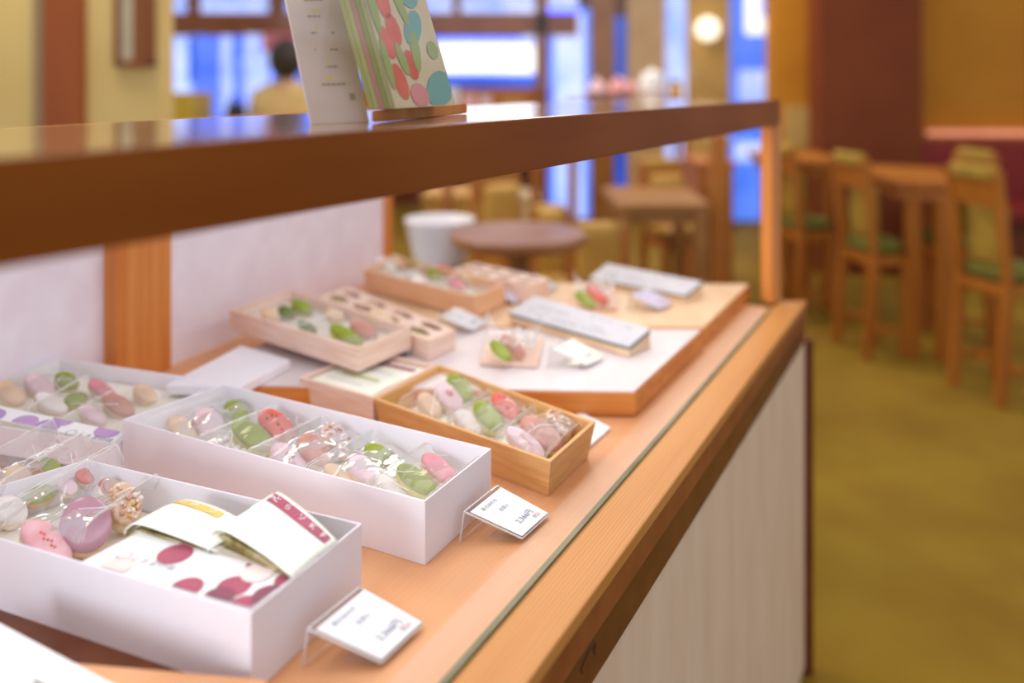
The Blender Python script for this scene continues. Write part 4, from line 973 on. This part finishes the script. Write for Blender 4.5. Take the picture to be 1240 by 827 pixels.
# ------------------------------------------------------------------ things on the counter slab
ZT = 1.0694
def leaning(name, b0, b1, t0, t1, th, m, label, cat, draw=None, mats=None, group=None):
    """flat card between bottom points b0, b1 and top points t0, t1 (world), thickness th away from the camera side"""
    nn = (b1 - b0).cross(t0 - b0).normalized()
    if nn.y > 0: nn = -nn
    bm = bmesh.new(); q = [b0, b1, t1, t0]; prism(bm, q, [p - nn * th for p in q])
    if draw: draw(bm, q, nn)
    return put(name, bm, mats or [m], origin=(b0 + b1) / 2, label=label, cat=cat, group=group)
def menu(bm, q, nn):
    for r in range(7):
        y = .22 + r * .105
        for k in range(5):
            if random.random() < .85:
                s0 = .30 + k * .085; vs = [bil(q, s, t) + nn * .0006 for s, t in ((s0, y), (s0 + .07, y), (s0 + .07, y + .014), (s0, y + .014))]
                bm.faces.new([bm.verts.new(p) for p in vs]).material_index = 1
        vs = [bil(q, s, t) + nn * .0006 for s, t in ((.38, y + .028), (.52, y + .028), (.52, y + .055), (.38, y + .055))]
        bm.faces.new([bm.verts.new(p) for p in vs]).material_index = 2
    vs = [bil(q, s, t) + nn * .0006 for s, t in ((.74, .13), (.84, .13), (.84, .17), (.74, .17))]; bm.faces.new([bm.verts.new(p) for p in vs]).material_index = 1
b0, b1 = PZ(377, 150.5, ZT), PZ(447, 147.5, ZT)
d0 = b0.y; t0, t1 = PD(337, -45, d0 + .05), PD(406, -45, b1.y + .05)
t = leaning('menu_card', b0, b1, t0, t1, .0015, M_card, 'tall white printed card leaning on the counter slab beside the patterned booklets', 'card', menu, [mat('menu_white', rgb(224, 200, 184), None, .5), mat('menu_ink', rgb(176, 156, 130), None, .6), mat('menu_yellow', rgb(226, 204, 130), None, .6)])
# wood stand with a stack of patterned booklets
M_flor = mat('floral_cover', rgb(222, 206, 172), rgb(216, 198, 162), .5)
sa, sb, sc_, sd2 = PZ(450, 149, ZT), PZ(520, 141, ZT), PZ(534, 135, ZT), PZ(462, 141, ZT)
bm = bmesh.new(); slab(bm, [sa, sb, sb + Vector((.03, .075, 0)), sa + Vector((.03, .09, 0))], ZT, ZT + .010); put('booklet_stand', bm, M_postv, origin=(sa + sb) / 2, bevel=.001, label='orange timber block under the patterned booklets on the counter slab', cat='stand')
dB = sa.y + .012
zb_ = ZT + .0105
cols = [tuple(v * .62 for v in c_[:3]) + (1,) for c_ in (rgb(196, 190, 110), rgb(206, 196, 120), rgb(214, 150, 130), rgb(168, 170, 92), rgb(196, 190, 120))]
def xat(px, d): return (px - CX) * d / F
NB = 5
for k in range(NB):
    x0, x1 = 447 + k * 6.3, 447 + k * 6.3 + 5.9
    d = dB; dback = dB + .12
    lean = -.034 / .125
    fz = zb_; tz = zb_ + .115
    A0, A1 = Vector((xat(x0, d), d, fz)), Vector((xat(x1, d), d, fz))
    sh = Vector((.040, .10, 0)); top = Vector((-.034, .012, .115))
    bm = bmesh.new(); pr = [A0, A1, A1 + sh, A0 + sh]; prism(bm, [p + top for p in pr], pr)
    mts = [mat('booklet_edge_%d' % k, cols[k], tuple(v * .8 for v in cols[k][:3]) + (1,), .6, 90, (1, 1, .1))]
    if k == NB - 1:
        mts += [M_flor, CM['red'], mat('teal_print', rgb(120, 176, 170), None, .5), mat('leaf_print', rgb(164, 180, 110), None, .5), mat('rose_print', rgb(226, 150, 150), None, .5)]
        o1, e_s, e_t = A1, sh, top; nn = sh.cross(top).normalized(); nn = nn if nn.x > 0 else -nn
        quad = [o1 + nn * .0004, o1 + sh + nn * .0004, o1 + sh + top + nn * .0004, o1 + top + nn * .0004]
        bm.faces.new([bm.verts.new(p) for p in quad]).material_index = 1
        rnd = random.Random(5)
        for (s, tt, rs, rt, mi, an) in ((.25, .75, .10, .13, 2, 0), (.15, .45, .09, .12, 2, .4), (.30, .55, .1, .12, 2, .2), (.18, .18, .1, .13, 2, .3), (.42, .30, .1, .11, 2, .1), (.42, .08, .14, .09, 5, 0), (.15, .95, .1, .1, 2, 0), (.78, .12, .26, .13, 3, .3), (.62, .58, .2, .1, 3, .6), (.70, .85, .16, .12, 3, .2), (.5, .78, .07, .2, 4, .3), (.08, .7, .06, .2, 4, 0), (.55, .40, .07, .16, 4, -.3), (.06, .3, .05, .18, 4, 0), (.40, .93, .1, .07, 5, .2), (.85, .42, .1, .07, 4, .2), (.30, .34, .06, .12, 4, .3)):
            po = []
            for i in range(12):
                a_ = 2 * math.pi * i / 12; u, v = rs * math.cos(a_), rt * math.sin(a_); u, v = u * math.cos(an) - v * math.sin(an), u * math.sin(an) + v * math.cos(an)
                po.append(o1 + sh * min(.99, max(.01, s + u)) + top * min(.99, max(.01, tt + v)) + nn * (.0006 + .0001 * mi))
            bm.faces.new([bm.verts.new(p) for p in po]).material_index = mi
    put('patterned_booklet', bm, mts, origin=A0, label=['olive booklet next to the white card in the leaning stack', 'yellowish booklet, second from the white card in the leaning stack', 'pinkish booklet, middle of the leaning stack', 'moss green booklet, second from the floral cover', 'booklet with red and teal floral cover ending the leaning stack'][k], cat='booklet', group='patterned booklets on the counter slab')

# flowers and jars beyond the slab, on a far counter
cc = PD(755, 122, 4.3)
t = thing('service_counter', (cc.x, 4.45, 0), 'timber service counter beyond the display case carrying pink blossoms', 'counter')
bm = bmesh.new(); slab(bm, [(xw(690, 4.3), 4.3), (xw(838, 4.3), 4.3), (xw(838, 4.3), 4.6), (xw(690, 4.3), 4.6)], cc.z - .03, cc.z); put('worktop', bm, M_tablew, t, bevel=.004)
for x in (696, 832):
    for y in (4.33, 4.57):
        bm = bmesh.new(); bx(bm, (xw(x, 4.3), y, (cc.z - .03) / 2), (.03, .03, cc.z - .03)); put('leg', bm, M_tablew, t)
M_blos = mat('blossom_pink', rgb(250, 222, 226), rgb(240, 190, 198), .6, 30)
for px, rr_, m, lb in ((722, .062, M_blos, 'pale pink blossom bunch in a low bowl on the far counter, towards the long window'), (752, .072, mat('blossom_rose', rgb(244, 190, 190), rgb(224, 140, 146), .6, 30), 'rose blossom bunch in a low bowl on the far counter beside the white pot')):
    p = Vector((xw(px, 4.42), 4.42, cc.z)); t = thing('flower_bowl', p, lb, 'flowers')
    bm = bmesh.new(); lathe(bm, p, [(a_ * 1.42, b_ * 1.42) for a_, b_ in ((.025, .001), (.045, .02), (.05, .03), (.044, .03), (0, .012))], 20); put('bowl', bm, mat('bowl_brown', rgb(150, 96, 70), None, .4), t, smooth=True)
    bm = bmesh.new()
    for k in range(26):
        v = Vector((random.gauss(0, 1), random.gauss(0, 1), abs(random.gauss(0, 1)))).normalized() * rr_ * random.uniform(.5, 1); blob(bm, p + Vector((0, 0, .045)) + v, .02, 1, nz=.3)
    put('blossom', bm, m, t, smooth=True)
p = Vector((xw(790, 4.42), 4.42, cc.z)); t = thing('lidded_pot', p, 'white lidded pot on the far counter beside the rose blossoms', 'pot')
bm = bmesh.new(); lathe(bm, p, [(a_ * 1.42, b_ * 1.42) for a_, b_ in ((.04, .001), (.05, .02), (.052, .07), (.046, .085), (0, .085))], 24); put('body', bm, M_card, t, smooth=True)
bm = bmesh.new(); lathe(bm, p, [(a_ * 1.42, b_ * 1.42) for a_, b_ in ((.048, .086), (.04, .1), (.012, .108), (.012, .118), (0, .12))], 24); put('lid', bm, M_card, t, smooth=True)
p = Vector((xw(818, 4.42), 4.42, cc.z)); t = thing('honey_jar', p, 'small amber jar on the far counter beside the white pot', 'jar')
bm = bmesh.new(); lathe(bm, p, [(a_ * 1.42, b_ * 1.42) for a_, b_ in ((.022, .001), (.026, .01), (.026, .05), (.02, .06), (0, .06))], 20); put('body', bm, CM['orange'], t, smooth=True)
bm = bmesh.new(); lathe(bm, p, [(a_ * 1.42, b_ * 1.42) for a_, b_ in ((.021, .0605), (.022, .075), (0, .076))], 20); put('lid', bm, M_dark, t)
# packets on a shelf under the bright far window
cc = PD(575, 134, 3.6)
t = thing('shelf_unit', (cc.x, 3.7, 0), 'open timber shelf unit under the bright far window holding white and pink cartons', 'shelf')
bm = bmesh.new(); slab(bm, [(xw(538, 3.6), 3.6), (xw(650, 3.6), 3.6), (xw(650, 3.6), 3.85), (xw(538, 3.6), 3.85)], cc.z - .025, cc.z); put('shelf_board', bm, M_tablew, t)
for x in (540, 646):
    bm = bmesh.new(); bx(bm, (xw(x, 3.6), 3.72, (cc.z - .025) / 2), (.025, .22, cc.z - .025)); put('side_panel', bm, M_tablew, t)
for px, w_, h_, cl, lb in ((548, .05, .10, rgb(240, 238, 244), 'white carton standing on the shelf unit next to the floral booklet'), (568, .055, .07, rgb(238, 190, 200), 'pink carton on the shelf unit beside the white carton'), (588, .05, .065, rgb(240, 206, 212), 'pale pink carton on the shelf unit, third along'), (622, .09, .05, rgb(200, 150, 90), 'low tan carton at the end of the shelf unit')):
    p = Vector((xw(px, 3.65), 3.66, cc.z)); t = thing('gift_carton', p, lb, 'carton')
    bm = bmesh.new(); bx(bm, p + Vector((0, 0, h_ * .4 + .001)), (w_, .05, h_ * .8)); m = mat('carton_%d' % px, cl, None, .5); put('carton_body', bm, m, t, bevel=.002)
    bm = bmesh.new(); bx(bm, p + Vector((0, 0, h_ * .9 + .0015)), (w_ + .004, .054, h_ * .2)); put('lid', bm, m, t, bevel=.002)

# ------------------------------------------------------------------ seated person in the distance
def skin_obj(name, pts, edges, rad, m, parent, sub=2):
    off = OFF[parent.name]
    me = bpy.data.meshes.new(name); me.from_pydata([Vector(p) - off for p in pts], edges, []); 
    o = bpy.data.objects.new(name, me); COL.objects.link(o); o.parent = parent; OFF[o.name] = off
    me.materials.append(m); sk = o.modifiers.new('skin', 'SKIN'); sk.use_smooth_shade = True
    for v, r in zip(me.skin_vertices[0].data, rad): v.radius = (r, r) if not isinstance(r, tuple) else r
    me.skin_vertices[0].data[0].use_root = True
    sb = o.modifiers.new('subd', 'SUBSURF'); sb.levels = sub; sb.render_levels = sub
    return o
def person():
    d = 5.3; H = PD(346, 74, d); x, y = H.x, d
    t = thing('person', (x, y, 0), 'seated person with black hair in a beige jacket, facing the far window', 'person')
    M_skin = mat('skin', rgb(226, 176, 140), None, .5); M_hair = mat('black_hair', (.012, .010, .012, 1), (.02, .016, .016, 1), .5, 60); M_jac = mat('beige_jacket', rgb(226, 200, 140), rgb(214, 184, 118), .8, 20); M_tr = mat('dark_trousers', rgb(70, 60, 56), None, .8)
    hz = H.z
    P = [(x, y, .50), (x, y, .72), (x, y, hz - .30), (x, y, hz - .19), (x + .005, y + .005, hz - .11), (x + .01, y + .015, hz), (x + .01, y + .01, hz + .09)]
    Rr = [(.15, .12), (.13, .10), (.15, .10), (.06, .06), (.05, .05), (.085, .095), (.06, .07)]
    E = [(0, 1), (1, 2), (2, 3), (3, 4), (4, 5), (5, 6)]
    P.append((x + .03, y + .115, hz - .01)); Rr.append((.014, .014)); E.append((5, 7))
    for s in (-1, 1):
        i = len(P); P += [(x + s * .17, y, hz - .24), (x + s * .21, y + .06, hz - .50), (x + s * .14, y + .28, hz - .52), (x + s * .13, y + .34, hz - .52)]
        Rr += [(.055, .055), (.042, .042), (.030, .030), (.034, .018)]; E += [(2, i), (i, i + 1), (i + 1, i + 2), (i + 2, i + 3)]
        for k, (fx, ln) in enumerate(((-.03, .05), (-.013, .065), (.005, .07), (.022, .06))):
            j = len(P); P += [(x + s * .13 + fx, y + .34 + ln * .55, hz - .525), (x + s * .13 + fx, y + .34 + ln, hz - .545)]; Rr += [(.009, .009), (.007, .007)]; E += [(i + 3, j), (j, j + 1)]
        j = len(P); P += [(x + s * .13 - s * .045, y + .335, hz - .53)]; Rr += [(.009, .009)]; E += [(i + 2, j)]
        i = len(P); P += [(x + s * .10, y + .02, .50), (x + s * .13, y + .42, .50), (x + s * .13, y + .40, .10), (x + s * .13, y + .52, .045)]
        Rr += [(.085, .085), (.06, .06), (.042, .042), (.035, .03)]; E += [(0, i), (i, i + 1), (i + 1, i + 2), (i + 2, i + 3)]
    skin_obj('body', P, E, Rr, M_skin, t)
    JP = [(x, y, .52), (x, y, .75), (x, y, hz - .28), (x, y, hz - .10)]; JR = [(.175, .15), (.155, .125), (.165, .125), (.068, .068)]; JE = [(0, 1), (1, 2), (2, 3)]
    for s in (-1, 1):
        i = len(JP); JP += [(x + s * .17, y, hz - .24), (x + s * .21, y + .06, hz - .50), (x + s * .145, y + .25, hz - .52)]; JR += [(.072, .072), (.06, .06), (.045, .045)]; JE += [(2, i), (i, i + 1), (i + 1, i + 2)]
    skin_obj('jacket', JP, JE, JR, M_jac, t)
    TP = [(x, y, .49)]; TR = [(.16, .13)]; TE = []
    for s in (-1, 1):
        i = len(TP); TP += [(x + s * .10, y + .02, .50), (x + s * .13, y + .42, .50), (x + s * .13, y + .40, .14)]; TR += [(.1, .1), (.075, .075), (.058, .058)]; TE += [(0, i), (i, i + 1), (i + 1, i + 2)]
    skin_obj('trousers', TP, TE, TR, M_tr, t)
    bm = bmesh.new(); blob(bm, (x + .008, y - .022, hz + .012), .120, 3, (.92, .95, 1.12), .06); put('hair', bm, M_hair, t, smooth=True)
    for s in (-1, 1):
        bm = bmesh.new(); blob(bm, (x + .01 + s * .035, y + .098, hz + .015), .012, 2); put('eye', bm, M_hair, t, smooth=True)
        bm = bmesh.new(); blob(bm, (x + .01 + s * .10, y + .02, hz - .01), .022, 2, (.4, .7, 1.2)); put('ear', bm, M_skin, t, smooth=True)
    bm = bmesh.new(); blob(bm, (x + .012, y + .105, hz - .05), .02, 2, (1.2, .4, .35)); put('mouth', bm, CM['rose'], t, smooth=True)
    st = thing('stool', (x, y, 0), 'timber stool under the seated person', 'stool')
    bm = bmesh.new(); lathe(bm, (x, y, 0), [(0, .325), (.17, .325), (.18, .34), (.17, .355), (0, .355)], 24); put('seat', bm, M_tablew, st)
    for a in range(4):
        th = math.pi / 4 + a * math.pi / 2; bm = bmesh.new(); tube(bm, (x + .12 * math.cos(th), y + .12 * math.sin(th), .326), (x + .16 * math.cos(th), y + .16 * math.sin(th), 0), .018, .014); put('leg', bm, M_tablew, st)
person()
# dark bag on a far table before the cloth strips
c = PD(286, 150, 5.0); 
t = thing('dining_table', (c.x + .1, 5.05, 0), 'far timber table in front of the seated person carrying a dark bag', 'table')
bm = bmesh.new(); slab(bm, [(c.x - .35, 4.85), (c.x + .5, 4.85), (c.x + .5, 5.15), (c.x - .35, 5.15)], c.z - .03, c.z); put('tabletop', bm, M_tablew, t, bevel=.004)
for sx in (-.31, .46):
    for sy in (4.89, 5.11):
        bm = bmesh.new(); bx(bm, (c.x + sx, sy, (c.z - .03) / 2), (.05, .05, c.z - .03)); put('leg', bm, M_tablew, t)
t = thing('hand_bag', (c.x, 5.0, c.z), 'small dark bag standing on the far timber table', 'bag')
M_bag = mat('dark_leather', rgb(50, 46, 60), rgb(36, 32, 44), .5, 30)
bm = bmesh.new(); q = [Vector((c.x + a, 5.0 + b, 0)) for a, b in ((-.065, -.04), (.065, -.04), (.065, .04), (-.065, .04))]; prism(bm, [Vector((p.x * 1, p.y, c.z + .13)) + Vector(((c.x - p.x) * .25, (5.0 - p.y) * .5, 0)) for p in q], [Vector((p.x, p.y, c.z + .001)) for p in q]); put('bag_body', bm, M_bag, t, bevel=.012, seg=3)
bm = bmesh.new(); pts = [Vector((c.x + .035 * math.cos(math.pi * i / 10), 5.0, c.z + .13 + .045 * math.sin(math.pi * i / 10))) for i in range(11)]
for a, b in zip(pts, pts[1:]): tube(bm, a, b, .005, seg=6)
put('handle', bm, M_bag, t, smooth=True)
